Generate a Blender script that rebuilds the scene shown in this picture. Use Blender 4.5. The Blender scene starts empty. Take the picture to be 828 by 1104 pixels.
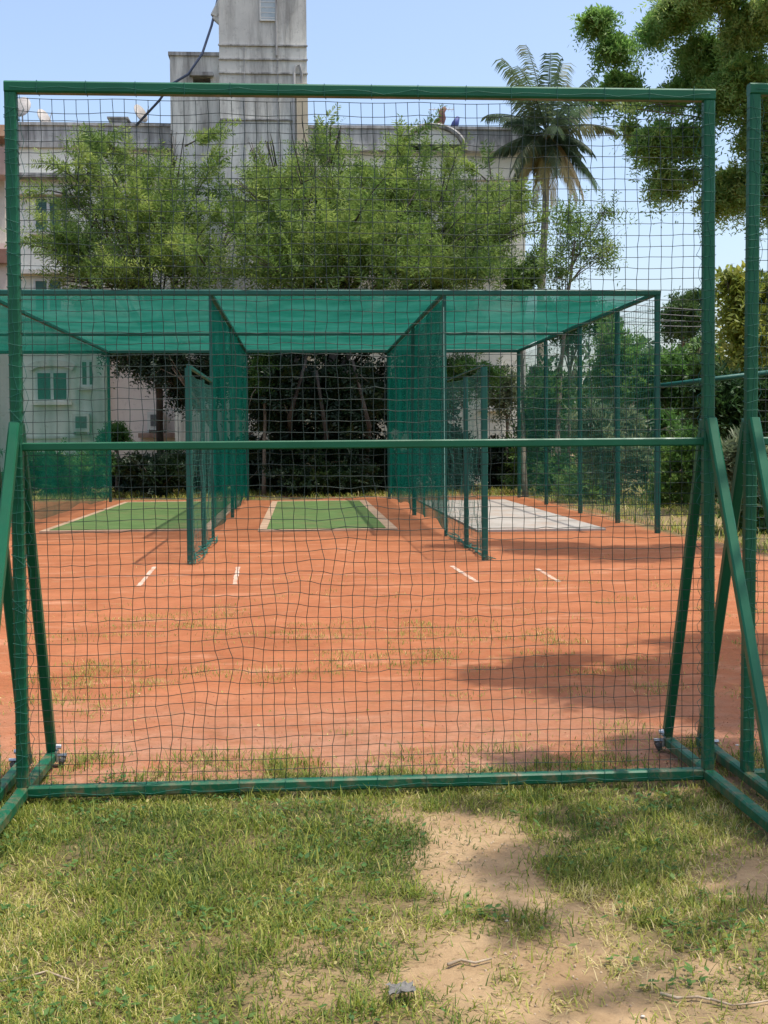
import bpy, math, random
import numpy as np
from mathutils import Vector, Matrix, noise
random.seed(7); RNG = np.random.default_rng(7)
sc = bpy.context.scene
COL = sc.collection
rad = math.radians

# ------------------------------------------------------------------ camera
CAMH, F = 1.56, 1300.0
yaw = math.atan(89/F); PCY = 518; pitch = math.atan((PCY-475)/F); roll = rad(-0.45)
M3 = (Matrix.Rotation(-yaw, 4, 'Z') @ Matrix.Rotation(rad(90)-pitch, 4, 'X') @ Matrix.Rotation(roll, 4, 'Z'))
cam = bpy.data.cameras.new('camera'); cam.sensor_fit = 'HORIZONTAL'; cam.sensor_width = 36
cam.lens = 36*F/828; cam.shift_y = -(552-PCY)/828; cam.clip_end = 3000; cam.clip_start = 0.05
camo = bpy.data.objects.new('camera', cam); COL.objects.link(camo)
camo.matrix_world = Matrix.Translation((0, 0, CAMH)) @ M3
sc.camera = camo
def ray(px, py):
    return M3.to_3x3() @ Vector(((px-414)/F, -(py-PCY)/F, -1))
def G(px, py, z=0.0):
    d = ray(px, py); t = (z-CAMH)/d.z
    return Vector((d.x*t, d.y*t, z))
def P(px, py, Y):
    d = ray(px, py); t = Y/d.y
    return Vector((d.x*t, Y, CAMH+d.z*t))

# ------------------------------------------------------------------ materials
def mat(name):
    m = bpy.data.materials.new(name); m.use_nodes = True
    nt = m.node_tree; nt.nodes.clear()
    out = nt.nodes.new('ShaderNodeOutputMaterial')
    return m, nt, out
def nd(nt, t, **k):
    n = nt.nodes.new(t)
    for a, v in k.items():
        if a.startswith('i_'):
            n.inputs[a[2:].replace('_', ' ')].default_value = v
        else: setattr(n, a, v)
    return n
def rgb(c): return (c[0], c[1], c[2], 1)
def noise_fac(nt, scale, detail=6, rough=.6, vec=None, lo=.35, hi=.65):
    n = nd(nt, 'ShaderNodeTexNoise'); n.inputs['Scale'].default_value = scale
    n.inputs['Detail'].default_value = detail; n.inputs['Roughness'].default_value = rough
    if vec is not None: nt.links.new(vec, n.inputs['Vector'])
    mr = nd(nt, 'ShaderNodeMapRange'); mr.inputs[1].default_value = lo; mr.inputs[2].default_value = hi
    nt.links.new(n.outputs[0], mr.inputs[0])
    return mr.outputs[0]
def mixc(nt, fac, a, b, mode='MIX'):
    m = nd(nt, 'ShaderNodeMix', data_type='RGBA', blend_type=mode)
    for sock, v in ((m.inputs[0], fac), (m.inputs[6], a), (m.inputs[7], b)):
        if isinstance(v, bpy.types.NodeSocket): nt.links.new(v, sock)
        elif isinstance(v, (int, float)): sock.default_value = v
        else: sock.default_value = rgb(v)
    return m.outputs[2]
def objvec(nt, scale=(1, 1, 1)):
    g = nd(nt, 'ShaderNodeNewGeometry')
    mp = nd(nt, 'ShaderNodeMapping'); mp.inputs['Scale'].default_value = scale
    nt.links.new(g.outputs['Position'], mp.inputs['Vector'])
    return mp.outputs[0]
def bsdf(nt, out, col, rough=.6, bump=None, bstr=.3, bdist=.01, spec=.5, metal=0):
    b = nd(nt, 'ShaderNodeBsdfPrincipled')
    if isinstance(col, bpy.types.NodeSocket): nt.links.new(col, b.inputs['Base Color'])
    else: b.inputs['Base Color'].default_value = rgb(col)
    if isinstance(rough, bpy.types.NodeSocket): nt.links.new(rough, b.inputs['Roughness'])
    else: b.inputs['Roughness'].default_value = rough
    b.inputs['Specular IOR Level'].default_value = spec; b.inputs['Metallic'].default_value = metal
    if bump is not None:
        bp = nd(nt, 'ShaderNodeBump'); bp.inputs['Strength'].default_value = bstr; bp.inputs['Distance'].default_value = bdist
        nt.links.new(bump, bp.inputs['Height']); nt.links.new(bp.outputs[0], b.inputs['Normal'])
    nt.links.new(b.outputs[0], out.inputs[0])
    return b
def simple(name, c1, c2=None, scale=6, rough=.6, bscale=None, bstr=.3, bdist=.01, spec=.5, metal=0, stretch=(1, 1, 1), lo=.35, hi=.65):
    m, nt, out = mat(name)
    v = objvec(nt, stretch)
    col = c1 if c2 is None else mixc(nt, noise_fac(nt, scale, vec=v, lo=lo, hi=hi), c1, c2)
    bump = noise_fac(nt, bscale, vec=v, lo=0, hi=1) if bscale else None
    bsdf(nt, out, col, rough, bump, bstr, bdist, spec, metal)
    return m

def paint_green(name, c, c2, dust):
    m, nt, out = mat(name)
    v = objvec(nt)
    col = mixc(nt, noise_fac(nt, 3.0, vec=v), c, c2)
    col = mixc(nt, noise_fac(nt, 22, 8, .75, vec=v, lo=.62, hi=.78), col, dust)
    col = mixc(nt, noise_fac(nt, 55, 6, .7, vec=v, lo=.70, hi=.74), col, (.13, .06, .03))
    sp = nd(nt, 'ShaderNodeSeparateXYZ'); gg = nd(nt, 'ShaderNodeNewGeometry'); nt.links.new(gg.outputs['Position'], sp.inputs[0])
    hz = nd(nt, 'ShaderNodeMapRange'); nt.links.new(sp.outputs[2], hz.inputs[0]); hz.inputs[1].default_value = .0; hz.inputs[2].default_value = .35; hz.inputs[3].default_value = 1; hz.inputs[4].default_value = 0
    mdn = nd(nt, 'ShaderNodeMath', operation='MULTIPLY'); nt.links.new(hz.outputs[0], mdn.inputs[0]); nt.links.new(noise_fac(nt, 14, 8, .75, vec=v, lo=.48, hi=.75), mdn.inputs[1])
    col = mixc(nt, mdn.outputs[0], col, (.30, .14, .075))
    r = nd(nt, 'ShaderNodeMapRange'); nt.links.new(noise_fac(nt, 9, vec=v), r.inputs[0]); r.inputs[3].default_value = .34; r.inputs[4].default_value = .55
    bsdf(nt, out, col, r.outputs[0], noise_fac(nt, 60, vec=v, lo=0, hi=1), .12, .002, .32)
    return m
PAINT = paint_green('green_enamel', (.003, .085, .036), (.006, .108, .05), (.035, .085, .058))
CAGEP = paint_green('cage_green_paint', (.004, .07, .052), (.007, .09, .068), (.03, .08, .06))
CORD = simple('net_cord', (.005, .018, .012), (.01, .032, .022), 8, .5)
CORD2 = simple('teal_net_cord', (.01, .11, .08), (.02, .14, .10), 8, .55)
STEEL = simple('galvanised_steel', (.55, .56, .56), (.4, .4, .4), 40, .35, metal=.9)
RUBBER = simple('castor_rubber', (.03, .03, .03), (.07, .06, .05), 30, .7)

def fabric(name, c1, c2, alpha, trans=.5, cell=None):
    """woven netting: holes let light through; threads scatter and transmit"""
    m, nt, out = mat(name)
    v = objvec(nt)
    col = mixc(nt, noise_fac(nt, 1.2, 5, vec=v), c1, c2)
    d = nd(nt, 'ShaderNodeBsdfDiffuse'); t = nd(nt, 'ShaderNodeBsdfTranslucent')
    nt.links.new(col, d.inputs[0]); nt.links.new(col, t.inputs[0])
    mx = nd(nt, 'ShaderNodeMixShader'); mx.inputs[0].default_value = trans
    nt.links.new(d.outputs[0], mx.inputs[1]); nt.links.new(t.outputs[0], mx.inputs[2])
    tr = nd(nt, 'ShaderNodeBsdfTransparent')
    m2 = nd(nt, 'ShaderNodeMixShader')
    nt.links.new(tr.outputs[0], m2.inputs[1]); nt.links.new(mx.outputs[0], m2.inputs[2])
    # cover seen face-on is alpha; a slanting ray crosses more thread, as in real netting: 1-(1-alpha)^(1/cos)
    a = nd(nt, 'ShaderNodeMapRange'); nt.links.new(noise_fac(nt, .8, 4, vec=objvec(nt, (1, .35, 1))), a.inputs[0])
    a.inputs[3].default_value = 1-alpha*.8; a.inputs[4].default_value = 1-alpha*1.15
    g = nd(nt, 'ShaderNodeNewGeometry'); dt = nd(nt, 'ShaderNodeVectorMath', operation='DOT_PRODUCT')
    nt.links.new(g.outputs['Normal'], dt.inputs[0]); nt.links.new(g.outputs['Incoming'], dt.inputs[1])
    ab = nd(nt, 'ShaderNodeMath', operation='ABSOLUTE'); nt.links.new(dt.outputs['Value'], ab.inputs[0])
    mxx = nd(nt, 'ShaderNodeMath', operation='MAXIMUM'); nt.links.new(ab.outputs[0], mxx.inputs[0]); mxx.inputs[1].default_value = .04
    iv = nd(nt, 'ShaderNodeMath', operation='DIVIDE'); iv.inputs[0].default_value = 1; nt.links.new(mxx.outputs[0], iv.inputs[1])
    pw_ = nd(nt, 'ShaderNodeMath', operation='POWER'); nt.links.new(a.outputs[0], pw_.inputs[0]); nt.links.new(iv.outputs[0], pw_.inputs[1])
    om = nd(nt, 'ShaderNodeMath', operation='SUBTRACT'); om.inputs[0].default_value = 1; nt.links.new(pw_.outputs[0], om.inputs[1])
    nt.links.new(om.outputs[0], m2.inputs[0])
    nt.links.new(m2.outputs[0], out.inputs[0])
    return m
ROOFNET = fabric('roof_shade_net', (.010, .12, .085), (.03, .18, .135), .235, .5)
DIVNET = fabric('divider_shade_net', (.004, .105, .075), (.012, .145, .105), .15, .5)
SIDENET = fabric('side_shade_net', (.008, .15, .10), (.014, .18, .12), .125, .4)
SKIRT = fabric('grey_ground_skirt_net', (.03, .09, .07), (.05, .11, .08), .055, .4)
THIN = fabric('thin_side_net', (.012, .13, .09), (.02, .16, .11), .03, .4)

def leafmat(name, cols, trans=.45, rough=.5, attr='var'):
    m, nt, out = mat(name)
    at = nd(nt, 'ShaderNodeAttribute', attribute_name=attr)
    cr = nd(nt, 'ShaderNodeValToRGB'); nt.links.new(at.outputs['Fac'], cr.inputs[0])
    e = cr.color_ramp.elements
    for i, c in enumerate(cols):
        p = i/(len(cols)-1)
        el = e[0] if i == 0 else (e[-1] if i == len(cols)-1 else e.new(p))
        el.position = p; el.color = rgb(c)
    b = nd(nt, 'ShaderNodeBsdfPrincipled'); nt.links.new(cr.outputs[0], b.inputs['Base Color']); b.inputs['Roughness'].default_value = rough
    b.inputs['Specular IOR Level'].default_value = .35
    t = nd(nt, 'ShaderNodeBsdfTranslucent')
    hs = nd(nt, 'ShaderNodeHueSaturation'); hs.inputs['Value'].default_value = 1.35; hs.inputs['Hue'].default_value = .495
    nt.links.new(cr.outputs[0], hs.inputs['Color']); nt.links.new(hs.outputs[0], t.inputs[0])
    mx = nd(nt, 'ShaderNodeMixShader'); mx.inputs[0].default_value = trans
    nt.links.new(b.outputs[0], mx.inputs[1]); nt.links.new(t.outputs[0], mx.inputs[2]); nt.links.new(mx.outputs[0], out.inputs[0])
    return m
L_FEATHER = leafmat('feathery_leaf', [(.05, .105, .026), (.105, .18, .038), (.18, .26, .058), (.30, .37, .10)])
L_NEEM = leafmat('neem_leaf', [(.06, .15, .034), (.12, .245, .055), (.20, .33, .085), (.31, .40, .13)], .58)
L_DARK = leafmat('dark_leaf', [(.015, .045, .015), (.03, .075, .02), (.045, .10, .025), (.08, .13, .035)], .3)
L_SHADE = leafmat('shade_darkened_leaf', [(.007, .02, .007), (.012, .032, .01), (.02, .045, .013), (.04, .07, .02)], .2)  # deep shade behind the cage is put into these leaf colours
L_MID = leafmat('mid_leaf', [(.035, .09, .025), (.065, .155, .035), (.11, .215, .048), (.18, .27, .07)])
L_PALE = leafmat('pale_leaf', [(.06, .09, .05), (.12, .16, .08), (.2, .24, .13), (.3, .31, .2)])
L_YEL = leafmat('yellow_leaf', [(.13, .18, .03), (.24, .28, .045), (.36, .37, .07), (.46, .44, .12)], .55)
L_PALM = leafmat('palm_leaf', [(.05, .09, .05), (.085, .135, .07), (.09, .11, .045), (.2, .18, .08)])
L_PALMDRY = leafmat('palm_dry_leaf', [(.2, .19, .08), (.32, .29, .13), (.42, .36, .19), (.3, .22, .11)])
GRASSM = leafmat('grass_blade', [(.055, .10, .012), (.14, .195, .024), (.28, .30, .045), (.46, .41, .12), (.62, .52, .27)], .35, .6)
DARKBARK = simple('dark_bark', (.04, .032, .025), (.08, .065, .05), 8, .9, 20, .6, .03, stretch=(1, 1, .25))
BARK = simple('bark', (.10, .075, .05), (.2, .16, .12), 8, .9, 20, .6, .03, stretch=(1, 1, .25))
PALMBARK = simple('palm_bark', (.2, .17, .13), (.32, .28, .22), 5, .9, 8, .6, .03, stretch=(.5, .5, 3))
TWIGM = simple('dry_twig', (.28, .2, .12), (.42, .34, .24), 30, .8)

# ------------------------------------------------------------------ mesh tools
def tag(o, label=None, cat=None, group=None, kind=None):
    if label: o['label'] = label
    if cat: o['category'] = cat
    if group: o['group'] = group
    if kind: o['kind'] = kind
    return o
def link(name, me, m, parent=None):
    o = bpy.data.objects.new(name, me); COL.objects.link(o)
    if m is not None: me.materials.append(m)
    if parent is not None: o.parent = parent
    return o
def empty(name, loc=(0, 0, 0)):
    o = bpy.data.objects.new(name, None); COL.objects.link(o); o.location = loc; o.empty_display_size = .2
    return o
class MB:
    """collects shapes; world coordinates; build() shifts them to the parent's origin"""
    def __init__(s): s.v = []; s.f = []
    def add(s, vs, fs):
        b = len(s.v); s.v += [tuple(v) for v in vs]; s.f += [tuple(b+i for i in f) for f in fs]; return s
    def box(s, a, b):
        x0, y0, z0 = a; x1, y1, z1 = b
        return s.add([(x0,y0,z0),(x1,y0,z0),(x1,y1,z0),(x0,y1,z0),(x0,y0,z1),(x1,y0,z1),(x1,y1,z1),(x0,y1,z1)],
                     [(0,3,2,1),(4,5,6,7),(0,1,5,4),(1,2,6,5),(2,3,7,6),(3,0,4,7)])
    def bar(s, p0, p1, w, h=None, up=(0, 0, 1), ch=.15):
        """square section tube with chamfered edges"""
        h = h or w; p0 = Vector(p0); p1 = Vector(p1); d = (p1-p0).normalized(); up = Vector(up)
        if abs(d.dot(up)) > .98: up = Vector((0, 1, 0))
        sx = d.cross(up).normalized(); uz = sx.cross(d).normalized()
        c = ch*min(w, h); W = w/2; H = h/2
        prof = [(-W+c,-H),(W-c,-H),(W,-H+c),(W,H-c),(W-c,H),(-W+c,H),(-W,H-c),(-W,-H+c)]
        vs = [p+sx*a+uz*b for p in (p0, p1) for a, b in prof]
        fs = [(i,(i+1)%8,8+(i+1)%8,8+i) for i in range(8)]+[tuple(range(7,-1,-1)), tuple(range(8,16))]
        return s.add(vs, fs)
    def tube(s, pts, rs, n=8, cap=True):
        pts = [Vector(p) for p in pts]
        if not hasattr(rs, '__len__'): rs = [rs]*len(pts)
        vs = []
        ref = Vector((.3, 1, .1)).normalized()
        for i, p in enumerate(pts):
            d = (pts[min(i+1, len(pts)-1)]-pts[max(i-1, 0)]).normalized()
            a = d.cross(ref)
            if a.length < .05: a = d.cross(Vector((1, 0, 0)))
            a.normalize(); b = d.cross(a)
            for k in range(n):
                t = 2*math.pi*k/n; vs.append(p+(a*math.cos(t)+b*math.sin(t))*rs[i])
        fs = [(i*n+k, i*n+(k+1)%n, (i+1)*n+(k+1)%n, (i+1)*n+k) for i in range(len(pts)-1) for k in range(n)]
        if cap: fs += [tuple(range(n-1, -1, -1)), tuple((len(pts)-1)*n+k for k in range(n))]
        return s.add(vs, fs)
    def build(s, name, m, parent=None, smooth=False):
        off = Vector((0, 0, 0)); q = parent
        while q is not None: off = off+q.location; q = q.parent
        me = bpy.data.meshes.new(name)
        me.from_pydata([(v[0]-off.x, v[1]-off.y, v[2]-off.z) for v in s.v], [], s.f)
        if smooth: me.polygons.foreach_set('use_smooth', [True]*len(me.polygons))
        me.update()
        return link(name, me, m, parent)
def npmesh(name, V, Q, m, parent=None, var=None, off=(0, 0, 0), smooth=False, vattr=None):
    """V (n,3) verts, Q (m,4) quads"""
    V = np.asarray(V, np.float32)-np.asarray(off, np.float32); Q = np.asarray(Q, np.int32); k = Q.shape[1]
    me = bpy.data.meshes.new(name)
    me.vertices.add(len(V)); me.vertices.foreach_set('co', V.ravel())
    me.loops.add(Q.size); me.loops.foreach_set('vertex_index', Q.ravel())
    me.polygons.add(len(Q)); me.polygons.foreach_set('loop_start', np.arange(0, Q.size, k, dtype=np.int32))
    me.polygons.foreach_set('loop_total', np.full(len(Q), k, np.int32))
    if smooth: me.polygons.foreach_set('use_smooth', np.ones(len(Q), bool))
    me.update(calc_edges=True)
    if var is not None:
        a = me.attributes.new('var', 'FLOAT', 'FACE'); a.data.foreach_set('value', np.clip(var, 0, 1).astype(np.float32))
    for nm, arr in (vattr or {}).items():
        a = me.attributes.new(nm, 'FLOAT', 'POINT'); a.data.foreach_set('value', arr.astype(np.float32))
    return link(name, me, m, parent)
def segs(P0, P1, r):
    """4-sided tubes for many segments"""
    P0 = np.asarray(P0, float); P1 = np.asarray(P1, float)
    d = P1-P0; d /= np.linalg.norm(d, axis=1, keepdims=True)+1e-9
    ref = np.where(np.abs(d[:, 2:3]) > .9, np.array([[1., 0, 0]]), np.array([[0, 0, 1.]]))
    a = np.cross(d, ref); a /= np.linalg.norm(a, axis=1, keepdims=True); b = np.cross(d, a)
    offs = [a*r, b*r, -a*r, -b*r]
    V = np.stack([P0+o for o in offs]+[P1+o for o in offs], 1).reshape(-1, 3)
    base = (np.arange(len(P0))*8)[:, None, None]
    q = np.array([[0,1,5,4],[1,2,6,5],[2,3,7,6],[3,0,4,7]])[None]
    return V, (base+q).reshape(-1, 4)
def vnoise(x, y, s, seed=0):
    """smooth value noise on arrays"""
    g = np.random.default_rng(seed).random((64, 64))
    u = np.asarray(x)*s; v = np.asarray(y)*s
    i = np.floor(u).astype(int); j = np.floor(v).astype(int); fu = u-i; fv = v-j
    fu = fu*fu*(3-2*fu); fv = fv*fv*(3-2*fv); i0 = i % 64; i1 = (i+1) % 64; j0 = j % 64; j1 = (j+1) % 64
    return (g[i0, j0]*(1-fu)+g[i1, j0]*fu)*(1-fv)+(g[i0, j1]*(1-fu)+g[i1, j1]*fu)*fv
def fbm(x, y, s, seed=0):
    return (vnoise(x, y, s, seed)*.5+vnoise(x, y, s*2.1, seed+1)*.27+vnoise(x, y, s*4.3, seed+2)*.15+vnoise(x, y, s*9, seed+3)*.08)

# ------------------------------------------------------------------ ground
def project(X, Y):
    """ground point -> photo pixel, arrays (used for nothing but the layout of the bare earth)"""
    Mi = np.array(M3.to_3x3().inverted())
    p = Mi @ np.stack([X, Y, np.full_like(X, -CAMH)])
    return 414+F*p[0]/-p[2], PCY-F*p[1]/-p[2]
# worn path, a chain of (x, y, radius) on the ground in metres
PATH = [(G(470, 885), .16), (G(530, 905), .22), (G(560, 945), .24), (G(600, 990), .24), (G(590, 1050), .30), (G(660, 1090), .34), (G(700, 1180), .4)]
def bare(X, Y):
    d = np.full_like(X, 9.)
    for (a, ra), (b, rb) in zip(PATH[:-1], PATH[1:]):
        ab = np.array([b.x-a.x, b.y-a.y]); L = ab@ab
        t = np.clip(((X-a.x)*ab[0]+(Y-a.y)*ab[1])/L, 0, 1)
        dd = np.hypot(X-a.x-t*ab[0], Y-a.y-t*ab[1])/(ra+(rb-ra)*t)
        d = np.minimum(d, dd)
    v = 1.35-d*.75+(fbm(X, Y, 3.2, 5)-.5)*2.4+(fbm(X, Y, 11, 6)-.5)*1.0
    v2 = (fbm(X, Y, 1.9, 9)-.57)*3.2+(fbm(X, Y, 12, 7)-.5)*.9+np.clip((X-.5)*.5, -.4, .5)      # scattered thin spots, more to the right
    return np.clip(np.maximum(v, v2), 0, 1)
def clayf(X, Y):
    e = 5.28+(fbm(X, Y, 2.2, 21)-.5)*.5
    v = np.clip((Y-e)/.45, 0, 1)
    v *= np.clip((6.15+(fbm(X, Y, .8, 33)-.5)*.5-X)/.25, 0, 1)*np.clip((X+13)/.3, 0, 1)
    v *= np.clip((33.0+(fbm(X, Y, .5, 35)-.5)*2-Y)/.5, 0, 1)
    return v
def axis(dense, far, step):
    lo, hi = dense; a = list(np.arange(lo, hi+1e-6, step)); d = step; x = hi
    while x < far: d *= 1.35; x += d; a.append(min(x, far))
    d = step; x = lo
    while x > -far: d *= 1.35; x -= d; a.insert(0, max(x, -far))
    return np.array(a)
xs = axis((-2.6, 4.0), 420, .05); ys = axis((2.4, 8.2), 420, .05)
m, nt, out = mat('earth_and_clay')
v = objvec(nt)
aclay = nd(nt, 'ShaderNodeAttribute', attribute_name='clay'); abare = nd(nt, 'ShaderNodeAttribute', attribute_name='bare')
soil = mixc(nt, noise_fac(nt, 2.2, 8, .7, v), (.26, .17, .088), (.42, .295, .165))
soil = mixc(nt, noise_fac(nt, 30, 6, .7, v, .55, .75), soil, (.16, .10, .055))
turf = mixc(nt, noise_fac(nt, 3.5, 8, .7, v), (.095, .08, .028), (.22, .17, .07))
turf = mixc(nt, noise_fac(nt, 45, 5, .7, v), turf, (.11, .085, .045))
near = mixc(nt, abare.outputs['Fac'], turf, soil)
red = mixc(nt, noise_fac(nt, .9, 10, .75, v), (.265, .088, .034), (.385, .142, .062))
red = mixc(nt, noise_fac(nt, 9, 8, .75, objvec(nt, (1, 1.8, 1)), .54, .72), red, (.27, .075, .032))
red = mixc(nt, noise_fac(nt, 2.4, 6, .7, objvec(nt, (1, 1.6, 1)), .58, .78), red, (.36, .205, .11))
red = mixc(nt, noise_fac(nt, 120, 3, .6, v, .6, .8), red, (.22, .085, .045))
pale = mixc(nt, noise_fac(nt, 1.6, 8, .7, objvec(nt, (.6, 1.6, 1)), .56, .74), red, (.48, .235, .135)); red = pale
adust = nd(nt, 'ShaderNodeAttribute', attribute_name='dusty')
dus = mixc(nt, noise_fac(nt, 7, 8, .75, v, .35, .65), (.30, .155, .095), (.40, .225, .145))
dus = mixc(nt, noise_fac(nt, 50, 5, .7, v, .55, .7), dus, (.22, .11, .06))
dm = nd(nt, 'ShaderNodeMath', operation='MULTIPLY'); nt.links.new(adust.outputs['Fac'], dm.inputs[0]); nt.links.new(noise_fac(nt, 2.5, 8, .75, v, .3, .55), dm.inputs[1])
red = mixc(nt, dm.outputs[0], red, dus)
mr = nd(nt, 'ShaderNodeMath', operation='ADD'); mr.use_clamp = True
nf = noise_fac(nt, 14, 6, .7, v, .3, .7)
mm = nd(nt, 'ShaderNodeMapRange'); nt.links.new(nf, mm.inputs[0]); mm.inputs[3].default_value = -.35; mm.inputs[4].default_value = .35
nt.links.new(aclay.outputs['Fac'], mr.inputs[0])
gate = nd(nt, 'ShaderNodeMath', operation='MULTIPLY')
# only roughen the border, not the pure ends
bb = nd(nt, 'ShaderNodeMapRange', interpolation_type='SMOOTHSTEP'); nt.links.new(aclay.outputs['Fac'], bb.inputs[0]); bb.inputs[1].default_value = 0; bb.inputs[2].default_value = .3
nt.links.new(mm.outputs[0], gate.inputs[0]); nt.links.new(bb.outputs[0], gate.inputs[1]); nt.links.new(gate.outputs[0], mr.inputs[1])
col = mixc(nt, mr.outputs[0], near, red)
h1 = noise_fac(nt, 35, 8, .7, v, 0, 1); h2 = noise_fac(nt, 5, 4, .6, v, 0, 1)
ad = nd(nt, 'ShaderNodeMath', operation='MULTIPLY_ADD'); nt.links.new(h1, ad.inputs[0]); ad.inputs[1].default_value = .5; nt.links.new(h2, ad.inputs[2])
bsdf(nt, out, col, .95, ad.outputs[0], .5, .03, .15)
EARTH = m
def sheet(name, xs, ys, lift, hfun):
    X, Y = np.meshgrid(xs, ys); Z = hfun(X, Y)+lift
    V = np.stack([X.ravel(), Y.ravel(), Z.ravel()], 1); nx = len(xs)
    i, j = np.meshgrid(np.arange(nx-1), np.arange(len(ys)-1)); b = (j*nx+i).ravel()
    Q = np.stack([b, b+1, b+nx+1, b+nx], 1)
    o = npmesh(name, V, Q, EARTH, smooth=True, vattr={'clay': clayf(X, Y).ravel(), 'bare': bare(X, Y).ravel(), 'dusty': np.clip(1-(Y-5.6)/2.2, 0, 1).ravel()*.9})
    return tag(o, kind='structure')
def hgt(X, Y):
    w = np.clip((8.2-Y)/2.5, 0, 1)*np.clip((Y-1)/1, 0, 1)
    return (fbm(X, Y, 2.0, 50)-.5)*.03*w
sheet('ground', xs, ys, 0, hgt)
cx = np.arange(-13, 6.3, .12); cy = np.concatenate([np.arange(8.4, 20, .1), np.arange(20, 33.6, .25)])
sheet('clay_court', cx, cy, .004, lambda X, Y: (fbm(X, Y, 2.5, 60)-.5)*.004-.022*np.clip((8.9-Y)/.5, 0, 1))

# grass ------------------------------------------------------------
def blades(name, X, Y, Lm, Wm, var, lean=.9, z0=None):
    n = len(X); L = Lm*RNG.uniform(.5, 1.35, n); W = Wm*RNG.uniform(.7, 1.3, n)
    a = RNG.uniform(0, 2*np.pi, n); th = RNG.uniform(.15, 1, n)*lean
    d = np.stack([np.cos(a)*np.sin(th), np.sin(a)*np.sin(th), np.cos(th)], 1)
    th2 = np.minimum(th+RNG.uniform(.2, .8, n), 1.65)
    d2 = np.stack([np.cos(a)*np.sin(th2), np.sin(a)*np.sin(th2), np.cos(th2)], 1)
    s = np.stack([-np.sin(a), np.cos(a), np.zeros(n)], 1)
    b = np.stack([X, Y, hgt(X, Y)-.002 if z0 is None else z0], 1)
    m1 = b+d*(L*.55)[:, None]; t = m1+d2*(L*.5)[:, None]; t[:, 2] = np.maximum(t[:, 2], b[:, 2]+.004)
    w = (W/2)[:, None]
    V = np.stack([b-s*w, b+s*w, m1-s*w*.8, m1+s*w*.8, t-s*w*.12, t+s*w*.12], 1).reshape(-1, 3)
    base = (np.arange(n)*6)[:, None, None]
    Q = (base+np.array([[0,1,3,2],[2,3,5,4]])[None]).reshape(-1, 4)
    return npmesh(name, V, Q, GRASSM, var=np.repeat(var, 2))
def patchvar(X, Y, n):
    return np.clip(.25+1.3*(fbm(X, Y, 1.1, 71)-.45)+.8*(fbm(X, Y, 5, 75)-.5)+RNG.normal(0, .16, n)+.45*(RNG.random(n) < .2), 0, 1)
N = 330000
X = RNG.uniform(-2.4, 3.4, N); Y = RNG.uniform(2.75, 6.5, N)
keep = RNG.random(N) < np.clip(1.0-bare(X, Y)*1.0, .07, 1)*np.clip(1.15-clayf(X, Y)*1.6, .0, 1)*(.3+.9*np.clip((fbm(X, Y, 4.5, 80)-.25)*2.4, 0, 1))
X, Y = X[keep], Y[keep]
tag(blades('grass', X, Y, .037, .0036, patchvar(X, Y, len(X)), 1.52), 'short worn green and straw-coloured lawn grass in front of the netted screens', 'grass', kind='stuff')
# longer tussocks of fresh grass
cxy = [(RNG.uniform(-2.2, 3.2), RNG.uniform(2.9, 6.0)) for _ in range(420)]
XX = []; YY = []
for x, y in cxy:
    if bare(np.array([x]), np.array([y]))[0] > .55: continue
    k = int(RNG.integers(30, 110)); r = RNG.uniform(.03, .11)
    XX.append(RNG.normal(x, r, k)); YY.append(RNG.normal(y, r, k))
XX = np.concatenate(XX); YY = np.concatenate(YY)
tag(blades('grass_tussocks', XX, YY, .062, .0042, np.clip(RNG.normal(.3, .18, len(XX)), 0, 1), 1.2), 'longer fresh green tussocks growing through the worn lawn', 'grass', kind='stuff')
# small weeds with round leaflets
nW = 5200; ang = RNG.uniform(0, 6.28, nW)
gx = RNG.uniform(-2.3, 3.0, 330); gy = RNG.uniform(2.9, 5.6, 330); k = RNG.integers(0, 330, nW)
X = gx[k]+RNG.normal(0, .05, nW); Y = gy[k]+RNG.normal(0, .05, nW); ok = bare(X, Y) < .6
X, Y, ang = X[ok], Y[ok], ang[ok]; n = len(X)
L = RNG.uniform(.008, .018, n)[:, None]; tl = RNG.uniform(-.5, .5, n)
a = np.stack([np.cos(ang), np.sin(ang), tl], 1)*L; b = np.stack([-np.sin(ang), np.cos(ang), tl*.4], 1)*L*.55
c = np.stack([X, Y, hgt(X, Y)+RNG.uniform(.008, .035, n)], 1)
V = np.stack([c-a, c+b, c+a, c-b], 1).reshape(-1, 3); Q = np.arange(4*n).reshape(-1, 4)
tag(npmesh('clover_weeds', V, Q, L_MID, var=RNG.uniform(.2, .9, n)), 'low round-leaved weeds scattered through the lawn', 'weeds', kind='stuff')
# thin dry grass on the red clay
N = 260000
X = RNG.uniform(-3.5, 6, N); Y = RNG.uniform(5.35, 17, N)
g = fbm(X*.6, Y*1.1, 1.2, 90)*.55+fbm(X, Y, 4.2, 95)*.45
dens = np.clip((g-.55)*5, 0, 1)*np.clip((14.5-Y)/6, .03, 1)+np.clip((6.1-Y)/.6, 0, 1)*np.clip((g-.48)*3, .0, .25)
dens += .9*np.exp(-((Y-7.35-(X*.08))/.4)**2)*np.clip((g-.46)*4, 0, 1)+.25*np.exp(-((Y-9.6)/.5)**2)*np.clip((g-.46)*4, 0, 1)
keep = RNG.random(N) < dens*1.25
X, Y = X[keep], Y[keep]
tag(blades('dry_grass_tufts', X, Y, .036, .0036, np.clip(RNG.normal(.34, .24, len(X)), 0, 1), 1.3, z0=hgt(X, Y)+.003), 'sparse dry grass tufts dotted over the red clay', 'grass', kind='stuff')
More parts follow.
